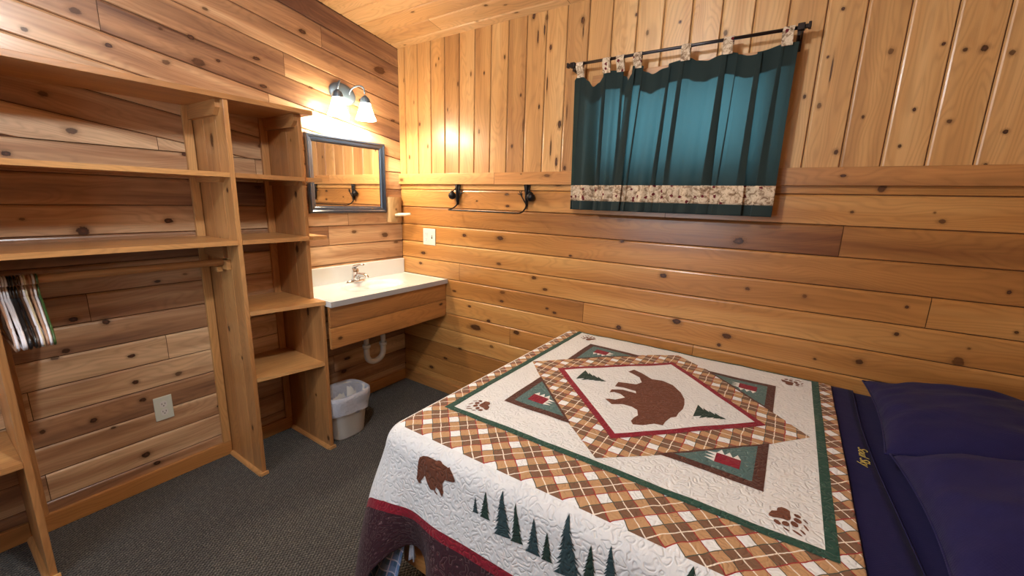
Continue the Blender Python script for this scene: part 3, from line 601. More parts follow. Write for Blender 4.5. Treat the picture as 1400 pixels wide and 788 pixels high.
# ------------------------------------------------------------------ vanity
V=empty('vanity',(.22,-.45,.6),'wall-hung vanity with white basin top and two-board pine apron','vanity')
YA,YB=-.9045,-.004
m=MB(); NX,NY=44,80; cx,cy,ax,ay=.235,-.45,.135,.205
def topz(x,y):
    q=math.sqrt(((x-cx)/ax)**2+((y-cy)/ay)**2)
    z=.863
    if q<1: z-= .115*(1-q**2.6)**.8
    e=math.exp(-((q-1.07)/.05)**2)*-.0015
    rim=min(.462-x, y-YA, YB-y)
    return z+e+ (.0035 if rim<.012 else 0)
P=[];UV=[]
for i in range(NX+1):
    x=.0195+(.4625-.0195)*i/NX; P.append([(x,YA+(YB-YA)*j/NY,topz(x,YA+(YB-YA)*j/NY)) for j in range(NY+1)])
m.grid(P)
bz=.836
for row,flip in ((P[0],0),(P[-1],1)):
    m.grid([[p for p in row],[(p[0]+(0 if not flip else .0),p[1],bz) for p in row]],mi=1 if flip else 0,smooth=False)
for j in (0,-1): m.grid([[r[j] for r in P],[(r[j][0],r[j][1],bz) for r in P]],smooth=False)
m.face([(P[0][0][0],YA,bz),(P[-1][0][0],YA,bz),(.4625,YA,bz),(.4625,YB,bz)][0:1]+[(.42,YA,bz),(.42,YB,bz),(.0195,YB,bz)])
ct=m.build('countertop',[MARBLE,EDGE],V)
m=MB(); m.lathe([(.0,-.002),(.018,-.002),(.02,0),(.0,.001)],20,(cx,cy,.7495)); m.build('drain_ring',[CHROME],ct)
m=MB(); m.box(.0005,.0195,YA,YB,.836,.972); m.build('backsplash',[MARBLE],V,bevel=.003)
m=MB(); m.box(.425,.444,YA,YB,.7185,.8355,'y',.44); m.box(.425,.444,YA,YB,.597,.7160,'y',.42)
knots(m,[(-.85,.65,.014,.012),(-.055,.69,.012,.010)],lambda s,h,d:(.4446,s,h)); m.build('apron',[W_TRIM,KNOT],V,bevel=.0025,weld=False)
# faucet
Fz=.8635; fx,fy=.078,-.475
F=empty('faucet',(fx,fy,Fz),'chrome single-lever faucet at the back of the white basin','faucet')
m=MB(); P=[]
for zi,(zz,k) in enumerate(((0,1),(.006,1),(.012,.93),(.016,.6))):
    P.append([(fx+.026*k*math.cos(a*PI/12),fy+.072*k*math.sin(a*PI/12),Fz+zz) for a in range(25)])
m.grid(P); m.face(P[-1][:24]); m.face(P[0][:24]); m.build('base_plate',[CHROME],F)
m=MB(); m.lathe([(.0,0),(.026,0),(.024,.02),(.021,.05),(.023,.062),(.019,.078),(.0,.082)],24,(fx,fy,Fz+.012)); m.build('valve_body',[CHROME],F)
m=MB(); m.tube([(fx+.01,fy,Fz+.035),(fx+.05,fy,Fz+.055),(fx+.095,fy,Fz+.058),(fx+.120,fy,Fz+.050),(fx+.125,fy,Fz+.038)],[.019,.016,.013,.012,.011],14); m.build('spout',[CHROME],F)
m=MB(); m.tube([(fx-.018,fy,Fz+.088),(fx+.0,fy,Fz+.105),(fx+.04,fy+.0,Fz+.118),(fx+.088,fy+.0,Fz+.125)],[.014,.018,.012,.008],12,flat=.55); m.build('lever',[CHROME],F)
m=MB(); m.tube([(fx-.022,fy+.012,Fz+.014),(fx-.022,fy+.012,Fz+.06)],.0028,8); m.lathe([(0,0),(.006,.002),(.006,.01),(0,.012)],12,(fx-.022,fy+.012,Fz+.058)); m.build('pop_up_rod',[CHROME],F)
# drain trap
T_=empty('drain_trap',(.235,-.5,.35),'white plastic drain trap hanging under the vanity','pipe')
m=MB(); m.tube([(.24,-.535,.74),(.24,-.535,.44)],.016,14); m.build('tailpiece',[PVC],T_)
m=MB(); ub=[(.24,-.535,.47),(.24,-.535,.42)]+[(.24,-.535+.066-.066*math.cos(a*PI/10),.405-.058*math.sin(a*PI/10)) for a in range(11)]+[(.24,-.403,.42),(.24,-.403,.455)]
m.tube(ub,.019,14); m.build('trap_bend',[PVC],T_)
m=MB(); m.tube([(.24,-.403,.44),(.24,-.401,.475),(.225,-.39,.50),(.19,-.375,.507),(.10,-.35,.51),(.004,-.34,.512)],.016,14); m.build('trap_arm',[PVC],T_)
for c,h in (((.24,-.535,.455),.024),((.24,-.403,.44),.024)):
    m=MB(); m.lathe([(.018,0),(.0245,.001),(.0255,h*.5),(.0245,h),(.018,h)],16,c); m.build('slip_nut',[PVC],T_)

# mirror
Mq=empty('wall_mirror',(.01,-.434,1.54),'blue-black framed mirror above the vanity','mirror')
my0,my1,mz0,mz1=-.722,-.150,1.309,1.777; fw=.046
prof=[(0,0),(0,.012),(.006,.022),(.014,.022),(.020,.017),(.028,.015),(.036,.012),(.040,.007),(fw,.004)]
m=MB(); P=[]
for (sy,sz,cyy,czz) in ((1,1,my0,mz0),(-1,1,my1,mz0),(-1,-1,my1,mz1),(1,-1,my0,mz1)):
    P.append([(.001+h,cyy+sy*o,czz+sz*o) for o,h in prof])
P.append(P[0]); m.grid(P,smooth=False); m.build('mirror_frame',[MIRFRAME],Mq)
m=MB(); m.box(.001,.0045,my0+fw-.004,my1-fw+.004,mz0+fw-.004,mz1-fw+.004); m.build('mirror_glass',[MIRROR],Mq)

# vanity light
LY,LZ=-.452,2.035
VL=empty('vanity_light',(0.01,LY,LZ),'two-bulb wall light with bell shades above the mirror','lamp')
m=MB(); P=[]
rotm=Matrix.Rotation(-.16,4,'X')
for (k,h) in ((1,.0008),(1,.008),(.93,.018),(.80,.024),(.55,.030),(0,.034)):
    row=[]
    for a in range(41):
        v=Vector((h,.092*k*math.cos(a*PI/20),.062*k*math.sin(a*PI/20))); v=rotm@v; row.append((v.x,LY+v.y,LZ+v.z))
    P.append(row)
m.grid(P); m.face(P[0][:40]); m.build('back_plate',[NICKEL],VL)
SHY=[(-.568,1.995),(-.378,2.000)]
for i,(sy,sz) in enumerate(SHY):
    y0=LY+(sy-LY)*.42; xx=.125
    m=MB(); pts=[]
    for k in range(13):
        t=k/12; a=t*PI*.94
        pts.append((.028+(xx-.028)*(.5-.5*math.cos(min(t*1.25,1)*PI)) , y0+(sy-y0)*(.5-.5*math.cos(a)), LZ+.0+.052*math.sin(a)+(sz+.028-LZ)*t))
    m.tube(pts,.0048,10); arm=m.build('arm',[NICKEL],VL)
    m=MB(); m.lathe([(.0,.03),(.008,.03),(.011,.024),(.022,.018),(.029,.004),(.031,-.012),(.031,-.016),(0,-.016)],26,(xx,sy,sz)); m.build('shade_cap',[NICKEL],VL)
    m=MB(); m.lathe([(.029,-.014),(.033,-.03),(.042,-.060),(.052,-.090),(.062,-.112),(.0605,-.113),(.050,-.091),(.040,-.061),(.031,-.031),(.027,-.016)],32,(xx,sy,sz)); m.build('glass_shade',[SHADE],VL)
    ld=bpy.data.lights.new('bulb','POINT'); ld.energy=BULB_W; ld.color=(1,.84,.62); ld.shadow_soft_size=.024
    lo=bpy.data.objects.new('bulb',ld); COL.objects.link(lo); lo.parent=VL; lo.matrix_parent_inverse=Matrix.Translation(-VL.location); lo.location=(xx,sy,sz-.095)

# log hook beside the mirror
LH=empty('log_peg',(.02,-.075,1.33),'split-log plaque with a pale peg in the corner beside the mirror','wall hook')
m=MB(); P=[];UV=[]
for zi in range(9):
    z=1.243+.178*zi/8; row=[];u=[]
    for a in range(13):
        t=a/12*PI; w=.064+.004*mnoise.noise(Vector((a*.4,zi*.7,2))); row.append((.001+.034*math.sin(t)**.6+.003*mnoise.noise(Vector((a,zi,5)))*(1 if 0<a<12 else 0),-.077-w*math.cos(t),z)); u.append((z,a*.012))
    P.append(row);UV.append(u)
m.grid(P,UV,tone=.75)
for r in (P[0],P[-1]): m.face(r,tone=.75)
LOG=wood('weathered_log',(.12,.06,.03),(.42,.27,.12),(.62,.46,.24),rough=.6,coat=0,lines=2)
knots(m,[(-.085,1.335,.008,.011)],lambda s,h,d:(.0395,s,h))
m.build('log_plaque',[LOG,KNOT],LH,weld=False)
m=MB(); m.tube([(.030,-.085,1.293),(.06,-.080,1.297),(.11,-.066,1.301),(.155,-.055,1.306)],[.010,.012,.011,.008],14); m.build('peg',[plain('peeled_peg',(.72,.62,.46),.5,nscale=40,nstr=.4)],LH)

# plates
def outlet(name,label,P0,plate,duplex=[],toggle=[],rootloc=(0,0,0)):
    """P0(s,h,d)->xyz ; plate=(s0,s1,h0,h1)"""
    E=empty(name,rootloc,label,'outlet')
    s0,s1,h0,h1=plate
    def bx(m,a,b,c,d,e,f):
        p=P0(a,c,e); q=P0(b,d,f); m.box(min(p[0],q[0]),max(p[0],q[0]),min(p[1],q[1]),max(p[1],q[1]),min(p[2],q[2]),max(p[2],q[2]))
    m=MB(); bx(m,s0,s1,h0,h1,.0005,.0065); m.build('cover_plate',[IVORY],E,bevel=.0025)
    for s in duplex:
        for h in ((h0+h1)/2+.0195,(h0+h1)/2-.0195):
            m=MB(); n=20
            ring=[(s+max(-.0145,min(.0145,.0175*math.cos(a*2*PI/n))),h+.0165*math.sin(a*2*PI/n)) for a in range(n)]
            for i in range(n):
                a,b=ring[i],ring[(i+1)%n]; m.face([P0(a[0],a[1],.0064),P0(b[0],b[1],.0064),P0(b[0],b[1],.0085),P0(a[0],a[1],.0085)])
            m.face([P0(a,b,.0085) for a,b in ring]); sk=m.build('socket',[WHITE_PLASTIC],E)
            m=MB()
            for ds in (-.0062,.0062): bx(m,s+ds-.0011,s+ds+.0011,h,h+.008,.0083,.0088)
            bx(m,s-.0022,s+.0022,h-.009,h-.0045,.0083,.0088); m.build('slots',[SLOT],sk)
    for s in toggle:
        hm=(h0+h1)/2; m=MB(); bx(m,s-.005,s+.005,hm-.012,hm+.012,.006,.0075); t1=m.build('switch_slot',[SLOT],E)
        m=MB(); bx(m,s-.0035,s+.0035,hm-.001,hm+.010,.0070,.017); m.build('toggle',[WHITE_PLASTIC],E,bevel=.001)
    return E
outlet('wall_outlet','ivory duplex outlet low on the left wall under the closet rod',lambda s,h,d:(d,s,h),(-1.570,-1.498,.320,.440),[-1.534],rootloc=(0,-1.534,.38))
outlet('switch_plate','two-gang ivory plate with outlet and switch on the back wall','0' and (lambda s,h,d:(s,-d,h)),(.227,.346,1.092,1.209),[.259],[.314],rootloc=(.287,0,1.15))

# ------------------------------------------------------------------ towel bar rack
RK=empty('rustic_towel_rack',(.83,0,1.42),'black iron twig-and-pinecone towel rack on the back wall','towel rack')
for i,(px,sg) in enumerate(((.560,-1),(1.100,1))):
    m=MB()
    pts=[(px-.012*sg*0+math.sin(k*.9)*.002,-.012,1.513-.0145*k) for k in range(10)]
    m.tube(pts,[.014,.0145,.013,.014,.013,.0135,.013,.0125,.011,.008],10,flat=.6)
    m.tube([(px+.018,-.011,1.513),(px+.012,-.014,1.47),(px+.004,-.016,1.43)],[.005,.005,.006],8); 
    m.tube([(px-.016,-.010,1.513),(px-.012,-.012,1.49),(px-.004,-.014,1.45)],[.007,.006,.006],8)
    post=m.build('bracket',[BLACKM],RK)
    m=MB(); m.tube([(px,-.016,1.40),(px-sg*.030,-.020,1.445),(px-sg*.046,-.022,1.475)],[.0042,.0036,.003],8)
    m.tube([(px-sg*.030,-.020,1.445),(px-sg*.030,-.024,1.478)],.003,8); m.tube([(px-sg*.036,-.021,1.455),(px-sg*.060,-.018,1.462)],.0025,8)
    m.build('twig',[BLACKM],RK)
    m=MB(); prof=[(0,-.030)]+[(.006+.019*math.sin((k+.6)/8*PI)+(.003 if k%2 else -.001),-.027+.0068*k) for k in range(8)]+[(0,.030)]
    m.lathe(prof,12,(px+sg*.036,-.026,1.446)); m.tube([(px+sg*.03,-.024,1.472),(px+sg*.012,-.016,1.49)],.003,6); m.build('pinecone',[BLACKM],RK)
m=MB(); bar=[(.560,-.014,1.40),(.558,-.020,1.380),(.552,-.045,1.362),(.545,-.075,1.352)]
bar+=[(.55+k*.03,-.088,1.349) for k in range(0,19)]
bar+=[(1.100,-.078,1.351),(1.103,-.055,1.358),(1.102,-.026,1.378),(1.100,-.014,1.40)]
m.tube(bar,[.0042+.0007*(i%2) for i in range(len(bar))],10); m.build('bar',[BLACKM],RK)

# ------------------------------------------------------------------ waste bin with liner
B=empty('waste_bin',(.325,-.775,0),'small white wastebasket with plastic liner beside the shelving foot','bin')
def bin_ring(w,d,z,n=40,jit=0,seed=0):
    out=[]
    for k in range(n):
        a=2*PI*k/n; c,s=math.cos(a),math.sin(a); p=3.2
        r=(abs(c)**p+abs(s)**p)**(-1/p); j=1+jit*mnoise.noise(Vector((c*2.2,s*2.2,seed)))
        out.append((.325+w*c*r*j,-.775+d*s*r*j,z))
    return out+[out[0]]
m=MB(); rings=[bin_ring(.078,.098,.002),bin_ring(.082,.102,.012),bin_ring(.105,.130,.262),bin_ring(.109,.134,.266),bin_ring(.109,.134,.274),bin_ring(.102,.127,.272),bin_ring(.079,.099,.014)]
m.grid(rings); m.face(rings[0][:40]); m.face(rings[-1][:40]); m.build('bin_body',[WHITE_PLASTIC],B)
m=MB(); R_=[bin_ring(.070,.088,.03,40,.10,1),bin_ring(.094,.118,.16,40,.10,2),bin_ring(.099,.124,.262,40,.05,3),bin_ring(.107,.132,.285,40,.03,4),bin_ring(.118,.143,.280,40,.04,4)]
for i,z in enumerate((.255,.225,.195,.165)):
    rr=bin_ring(.119-.003*i,.144-.003*i,z,40,.05+.02*i,4+i*.4); R_.append([(p[0],p[1],p[2]+(.018*mnoise.noise(Vector((p[0]*22,p[1]*22,1)))-.035*max(0,(p[1]+.775)*3)*0)*(i/3)) for p in rr])
m.grid(R_); m.face(R_[0][:40]); m.build('bin_liner',[BAG],B)
# ------------------------------------------------------------------ curtains
ROD=empty('curtain_rod',(1.87,-.08,2.1),'thin black curtain rod above the window','curtain rod')
m=MB(); m.tube([(1.40,-.08,2.102),(1.7,-.08,2.101),(2.0,-.08,2.100),(2.345,-.08,2.099)],.0068,14); m.build('rod',[RODM],ROD)
for x,sg in ((1.392,-1),(2.352,1)):
    m=MB(); m.box(x-.012,x+.012,-.092,-.068,2.088,2.112); m.box(x+sg*.012,x+sg*.026,-.087,-.073,2.093,2.107); m.box(x+sg*.022,x+sg*.032,-.091,-.069,2.090,2.113); m.build('finial',[RODM],ROD,bevel=.002)
    m=MB(); m.box(x-sg*.004-.005,x-sg*.004+.005,-.080,-.0012,2.072,2.094); m.box(x-sg*.004-.010,x-sg*.004+.010,-.0065,-.0008,2.035,2.110); m.build('bracket',[RODM],ROD,bevel=.001)
def interp(t,tab):
    for (a,va),(b,vb) in zip(tab,tab[1:]):
        if t<=b:
            k=(t-a)/(b-a); k=k*k*(3-2*k); return va+(vb-va)*k
    return tab[-1][1]
def curtain(name,label,x0,x1,xb0,xb1,topz_,yfold,tabs,ns,pl=()):
    def pleat(s):
        dx=dy=0.
        for c,w,a,b in pl:
            t=((x0+(x1-x0)*s)-c)/w
            if -1<t<1: g=math.cos(t*PI/2)**2; dx-=a*math.sin(PI*t)*g*1.6; dy-=b*g
        return s,dx,dy
    C=empty(name,((x0+x1)/2,-.08,2.09),label,'curtain','green curtains on the window rod')
    NS,NT_=ns,56
    def S(i,j,off=0,z0=None,z1=None):
        s=i/NS; xt=x0+(x1-x0)*s; zt=interp(xt,topz_)
        za=zt if z0 is None else z0; zb_=1.383 if z1 is None else z1
        z=za+(zb_-za)*j/NT_ if z0 is None else None
        return s,xt,zt
    def pos(s,z,off=0):
        s,dxf,dyf=pleat(s)
        xt=x0+(x1-x0)*s; xb=xb0+(xb1-xb0)*s; f=max(0,min(1,(2.05-z)/.67))
        x=xt+(xb-xt)*f; y=-.073+yfold(s,f)
        # sagging cloth between the tabs leans into the room
        zt=interp(xt,topz_); y-=.10*(2.052-zt)*math.exp(-(zt-z)/.07)
        x+=.006*math.sin(s*31+f*2)*f+dxf*(.62+.30*f); y+=dyf*(.62+.30*f)
        return (x,y-off,z)
    P=[];UV=[]
    def sheet(za,zb_,n,off=0,side=None):
        P=[]
        for i in range(NS+1):
            s=i/NS; xt=x0+(x1-x0)*s; zt=interp(xt,topz_)
            A=zt if za is None else (zt-za[1] if isinstance(za,tuple) else za); Bz=zb_ if not isinstance(zb_,tuple) else zt-zb_[1]
            P.append([pos(s,A+(Bz-A)*j/n,off) for j in range(n+1)])
        return P
    m=MB(); m.grid(sheet(None,1.508,44)); pan=m.build('curtain_panel',[CURT],C,weld=False)
    m=MB(); m.grid(sheet(None,('d',.085),8,-.0022)); m.build('header_facing',[CURT_D],C,weld=False)
    m=MB(); m.grid(sheet(1.510,1.430,8,.0012)); m.build('floral_band',[FLORAL],C,weld=False,solid=.001)
    m=MB(); m.grid(sheet(1.431,1.383,6,.0)); m.build('hem_border',[CURT_D],C,weld=False,solid=.0015)
    for tx in tabs:
        m=MB(); w=.019; s_=(tx-x0)/(x1-x0); b=pos(s_,2.045)
        loop=[(b[1]-.003,2.040),(b[1]-.004,2.06),(-.0905,2.085),(-.0912,2.100),(-.088,2.108),(-.080,2.111),(-.072,2.108),(-.0688,2.10),(-.0690,2.085),(b[1]+.003,2.06),(b[1]+.002,2.042)]
        m.grid([[(tx+dx+(.0015*math.sin(z*90)),y,z) for (y,z) in loop] for dx in (-w,-w*.33,w*.33,w)]); m.build('curtain_tab',[FLORAL],C,weld=False)
    return C
yL=lambda s,f: .014+.018*math.sin(s*15.5+.6)*(.35+.65*f)+.005*math.sin(s*33)*f
curtain('window_curtain','short gathered green curtain at the left end of the rod',1.395,1.700,1.400,1.700,
    [(1.39,2.03),(1.408,2.05),(1.44,2.052),(1.475,2.02),(1.505,1.990),(1.53,2.008),(1.555,2.05),(1.60,2.052),(1.615,2.050),(1.652,2.052),(1.668,2.02),(1.70,1.950)],yL,[1.432,1.573,1.641],200,[(1.435,.028,.020,.020),(1.565,.035,.026,.030),(1.65,.03,.022,.02)])
def yR(s,f):
    e=math.exp(-s/.16); return -.016*math.sin(s*62+1.0)*e*(.4+.6*f)+.011*math.sin(s*23+.5)*(.2+.8*f)*(1-e*.6)+.004*math.sin(s*57)*f -.004*e
curtain('window_curtain','wide green curtain spread over most of the window',1.684,2.352,1.648,2.343,
    [(1.68,1.955),(1.697,2.02),(1.712,2.052),(1.74,2.050),(1.775,2.018),(1.805,2.006),(1.85,2.025),(1.915,2.050),(1.955,2.052),(1.99,2.036),(2.03,2.031),(2.07,2.045),(2.085,2.052),(2.12,2.052),(2.15,2.036),(2.19,2.025),(2.24,2.033),(2.285,2.05),(2.352,2.052)],yR,[1.726,1.938,2.104,2.312],420,[(1.712,.034,.026,.026),(1.755,.020,.012,.014),(1.875,.034,.022,.020),(1.928,.040,.030,.026),(2.095,.052,.040,.028),(2.145,.020,.010,.012),(2.225,.05,.036,.022),(2.30,.04,.026,.018)])
# ------------------------------------------------------------------ bed
ZB=.705; X0,Y0,RR=1.48,-1.295,.07; XH=2.652
BEDE=empty('bed',(2.4,-.66,0),'double bed pushed against the back wall','bed')
m=MB(); m.box(1.47,3.36,-1.325,-1.290,.187,.33,'x',.42); m.build('side_rail',[W_TRIM],BEDE,bevel=.004)
m=MB(); m.box(1.46,1.495,-1.289,-.03,.187,.33,'y',.42); m.build('foot_rail',[W_TRIM],BEDE,bevel=.004)
for x in (1.475,3.28):
    for y in (-1.19,-.10):
        m=MB(); m.box(x+.022,x+.085,y,y+.062,.0015,.30,'z',.4); m.build('leg',[W_TRIM],BEDE,bevel=.004)
m=MB(); m.box(1.505,3.36,-1.275,-.03,.20,.44); m.build('box_spring',[MATT],BEDE,bevel=.03)
m=MB(); m.box(1.505,3.36,-1.275,-.03,.442,.672); m.build('mattress',[MATT],BEDE,bevel=.04)
def prof(r):
    q=RR*PI/2
    if r<q: return RR*math.sin(r/RR),RR*(1-math.cos(r/RR))
    s=r-q; return RR+s*.15,RR+s*.985
def smooth(a,b,x):
    t=max(0,min(1,(x-a)/(b-a))); return t*t*(3-2*t)
PIPE=.268
def hemk(u): return 1-.66*math.exp(-((u-1.565)/(.125 if u<1.565 else .10))**2)
def topbump(u,v):
    return .0035*mnoise.noise(Vector((u*5,v*5,.3)))+.0018*mnoise.noise(Vector((u*14,v*14,4)))
def S(u,v):
    a=max(0.,X0-u); b=max(0.,Y0-v)
    if b>PIPE+.03 and a<b: b=PIPE+.03+(b-PIPE-.03)*hemk(u)
    far=max(0.,v+.055); zf=-.030*(far/.03)**2 if far>0 else 0
    if a==0 and b==0:
        e=min(1,min(v-Y0+.0,u-X0+.02)/.1) if True else 1
        return Vector((u,min(v,-.006),ZB+topbump(u,v)*max(0,e)+max(zf,-.05)))
    r=(a**3+b**3)**(1/3)
    th=math.atan2(a,b) if (a>0 and b>0) else (0 if a==0 else PI/2)
    s=(u-X0) if a==0 else (-th*.12 if b>0 else -.19-(v-Y0))
    o,d=prof(r)
    w=smooth(.10,.40,r)
    w2=smooth(.27,.5,r)
    o+= w2*(.022*math.sin(s*17+2.2)+.012*math.sin(s*31+.4))+ smooth(.05,.3,r)*.022*math.sin(2*th)
    o+= w*.030*(math.exp(-((s+.02)/.09)**2)) - (w*.016+w2*.03)*math.exp(-((s-.095)/.06)**2) + (w*.006+w2*.012)*math.exp(-((s-.22)/.06)**2)
    return Vector((max(u,X0)-math.sin(th)*o, max(v,Y0)-math.cos(th)*o, ZB-d+max(zf,-.05)))
def N(u,v):
    e=.002; a=S(u+e,v)-S(u-e,v); b=S(u,v+e)-S(u,v-e); n=a.cross(b)
    return n.normalized() if n.length>1e-9 else Vector((0,0,1))
def so(u,v,h): 
    p=S(u,v)+N(u,v)*h; return (p.x,p.y,p.z)
SEAM=.026
def lines(lo,hi,step,extra):
    L=[lo+i*step for i in range(int((hi-lo)/step)+1)]+[hi]+extra; L=sorted(set(round(x,5) for x in L if lo<=x<=hi)); 
    out=[L[0]]
    for x in L[1:]:
        if x-out[-1]>.0015 or x in [round(e,5) for e in extra]: out.append(x)
    return out
us=lines(X0-.60,XH,.0135,[X0-SEAM,X0-PIPE,X0-PIPE-.03,X0]); vs=lines(Y0-.62,-.012,.0135,[Y0-SEAM,Y0-PIPE,Y0-PIPE-.03,Y0,-.055])
m=MB(); Pq=[[S(u,v) for v in vs] for u in us]; UVq=[[(u,v) for v in vs] for u in us]
def mi(i,j):
    uc=(us[i]+us[i+1])/2; vc=(vs[j]+vs[j+1])/2; r=max(X0-uc,Y0-vc)
    if r<SEAM: return 0
    if r<PIPE: return 1
    if r<PIPE+.03: return 2
    return 3
m.grid([[tuple(p) for p in r] for r in Pq],UVq,mif=mi)
QL=m.build('quilt',[Q_PLAID,Q_WHITE,Q_RED,Q_PLUM],None,weld=False,solid=.003)
tag(QL,'patchwork quilt with bear, pine trees and paw prints covering the bed','quilt')
def applique(name,polys,mat,h,step=.0125,label=None):
    bm=bmesh.new()
    for poly in polys:
        f=bm.faces.new([bm.verts.new((p[0],p[1],0)) for p in poly])
    bmesh.ops.triangulate(bm,faces=bm.faces[:])
    xs=[v.co.x for v in bm.verts]; ys=[v.co.y for v in bm.verts]
    for k in range(math.ceil(min(xs)/step),math.floor(max(xs)/step)+1):
        bmesh.ops.bisect_plane(bm,geom=bm.verts[:]+bm.edges[:]+bm.faces[:],plane_co=(k*step,0,0),plane_no=(1,0,0))
    for k in range(math.ceil(min(ys)/step),math.floor(max(ys)/step)+1):
        bmesh.ops.bisect_plane(bm,geom=bm.verts[:]+bm.edges[:]+bm.faces[:],plane_co=(0,k*step,0),plane_no=(0,1,0))
    uvl=bm.loops.layers.uv.new('UVMap')
    for f in bm.faces:
        f.smooth=True
        for l in f.loops: l[uvl].uv=(l.vert.co.x,l.vert.co.y)
    for v in bm.verts: v.co=so(v.co.x,v.co.y,h)
    bmesh.ops.recalc_face_normals(bm,faces=bm.faces)
    me=bpy.data.meshes.new(name); bm.to_mesh(me); bm.free(); me.materials.append(mat)
    o=bpy.data.objects.new(name,me); COL.objects.link(o); o.parent=QL
    if label: o['label']=label
    return o
FX_0,FX_1,FY_0,FY_1=1.506,2.610,-1.155,-.045
def rect(a,b,c,d): return [(a,c),(b,c),(b,d),(a,d)]
gw=.0245
applique('cream_field',[rect(FX_0+.01,FX_1-.01,FY_0+.01,FY_1-.01)],Q_WHITE,.0008)
applique('border_strip',[rect(FX_0,FX_1,FY_0,FY_0+gw),rect(FX_0,FX_1,FY_1-gw*.8,FY_1),rect(FX_0,FX_0+gw,FY_0+gw,FY_1-gw*.8),rect(FX_1-gw,FX_1,FY_0+gw,FY_1-gw*.8)],Q_GREEN,.0014,label='dark green border strip')
CX,CY=2.055,-.603
def st(dx,dy): return (CX+dx,CY+dy)
star=[(.515,.0),(.405,-.128),(.145,-.392),(.0,-.515),(-.145,-.392),(-.405,-.128),(-.522,0),(-.405,.128),(-.145,.400),(0,.505),(.145,.400),(.405,.128)]
applique('plaid_star',[[st(*p) for p in star]],Q_PLAIDS,.0014)
# pieced corner blocks
for sx in (-1,1):
    for sy in (-1,1):
        c=(.408*sx,.388*sy); L_=.268
        o_=[c,(c[0]-sx*L_,c[1]),(c[0],c[1]-sy*L_)]
        if sx*sy<0: o_=o_[::-1]
        blk=applique('corner_block',[[st(*p) for p in o_]],Q_BROWN,.0019,label='brown and teal corner block')
        w=.028; c2=(c[0]-sx*w,c[1]-sy*w); l2=L_-2.0*w-.012
        i_=[c2,(c2[0]-sx*l2,c2[1]),(c2[0],c2[1]-sy*l2)]
        applique('teal_patch',[[st(*p) for p in i_]],Q_TEAL,.0024)
        # little pieced square with teeth
        q=(c2[0]-sx*.066,c2[1]-sy*.058); hw,hh=.032,.025
        applique('red_patch',[[st(q[0]+a*hw,q[1]+b*hh) for a,b in ((-1,-1),(1,-1),(1,1),(-1,1))]],Q_RED,.0029)
        teeth=[]
        for k in range(3):
            a0=-hh+k*hh*2/3*1.0; teeth.append([st(q[0]-sx*hw,q[1]+a0),st(q[0]-sx*(hw+.028),q[1]+a0+hh/3),st(q[0]-sx*hw,q[1]+a0+hh*2/3)])
            b0=-hw+k*hw*2/3; teeth.append([st(q[0]+b0,q[1]-sy*hh),st(q[0]+b0+hw/3,q[1]-sy*(hh+.024)),st(q[0]+b0+hw*2/3,q[1]-sy*hh)])
        applique('white_teeth',teeth,Q_PATCHW,.0029)
dm=.394; di=.360
def dia(h): return [st(-h,0),st(0,-h),st(h,0),st(0,h)]
applique('diamond_border',[dia(dm)],Q_RED,.0024,label='dark red diamond border')
applique('diamond_field',[dia(di)],Q_WHITE,.0029)
applique('bear',[BEAR_TOP],Q_BEAR,.0034,label='large brown bear')
mxx=FX_0+FX_1; myy=FY_0+FY_1
for fx_,fy_ in ((0,0),(1,0),(0,1),(1,1)):
    applique('paw_print',[[((mxx-x) if fx_ else x,(myy-y) if fy_ else y) for x,y in p] for p in PAW],Q_PAW,.0016,step=.02)
applique('bear',[BEAR_SIDE],Q_BEAR,.0016,label='small walking bear on the hanging side')
def fir(tx,ty,bx_,by_,hw,n=7):
    ax=Vector((bx_-tx,by_-ty)); pr=Vector((-ax.y,ax.x)).normalized()
    if pr.x<0 and abs(ax.y)>abs(ax.x): pr=-pr
    L_=[];R_=[]
    for k in range(n):
        t1=(k+1)/n
        for lst,sg in ((L_,-1),(R_,1)):
            w1=hw*(t1**.85)*(1+.12*math.sin(k*2.3+sg)); w0=hw*t1*.60
            p=Vector((tx,ty))+ax*(t1+.01)+pr*sg*w1; lst.append((p.x,p.y))
            if k<n-1: p=Vector((tx,ty))+ax*(t1-.035)+pr*sg*w0; lst.append((p.x,p.y))
    return [(tx,ty)]+R_+L_[::-1]
applique('fir_tree',[fir(2.333,-.643,2.235,-.645,.050,5)],Q_FIR,.0034); applique('fir_tree',[fir(1.888,-.608,1.775,-.612,.050,5)],Q_FIR,.0034)
for i,(a,b,c,d,w) in enumerate(TREES):
    applique('fir_tree',[fir(a,b,c,d,max(.010,w*.92),5+int((b-d)*60))],Q_FIRB if i in (0,2,4,6,8) else Q_FIR,.0016)
for k,(x,h,w) in enumerate(((2.262,.04,.018),(2.36,.12,.04),(2.42,.07,.025),(2.49,.09,.03))):
    applique('fir_tree',[fir(x,-1.43+h-.02,x,-1.43-.02,w)],Q_FIR,.0016)

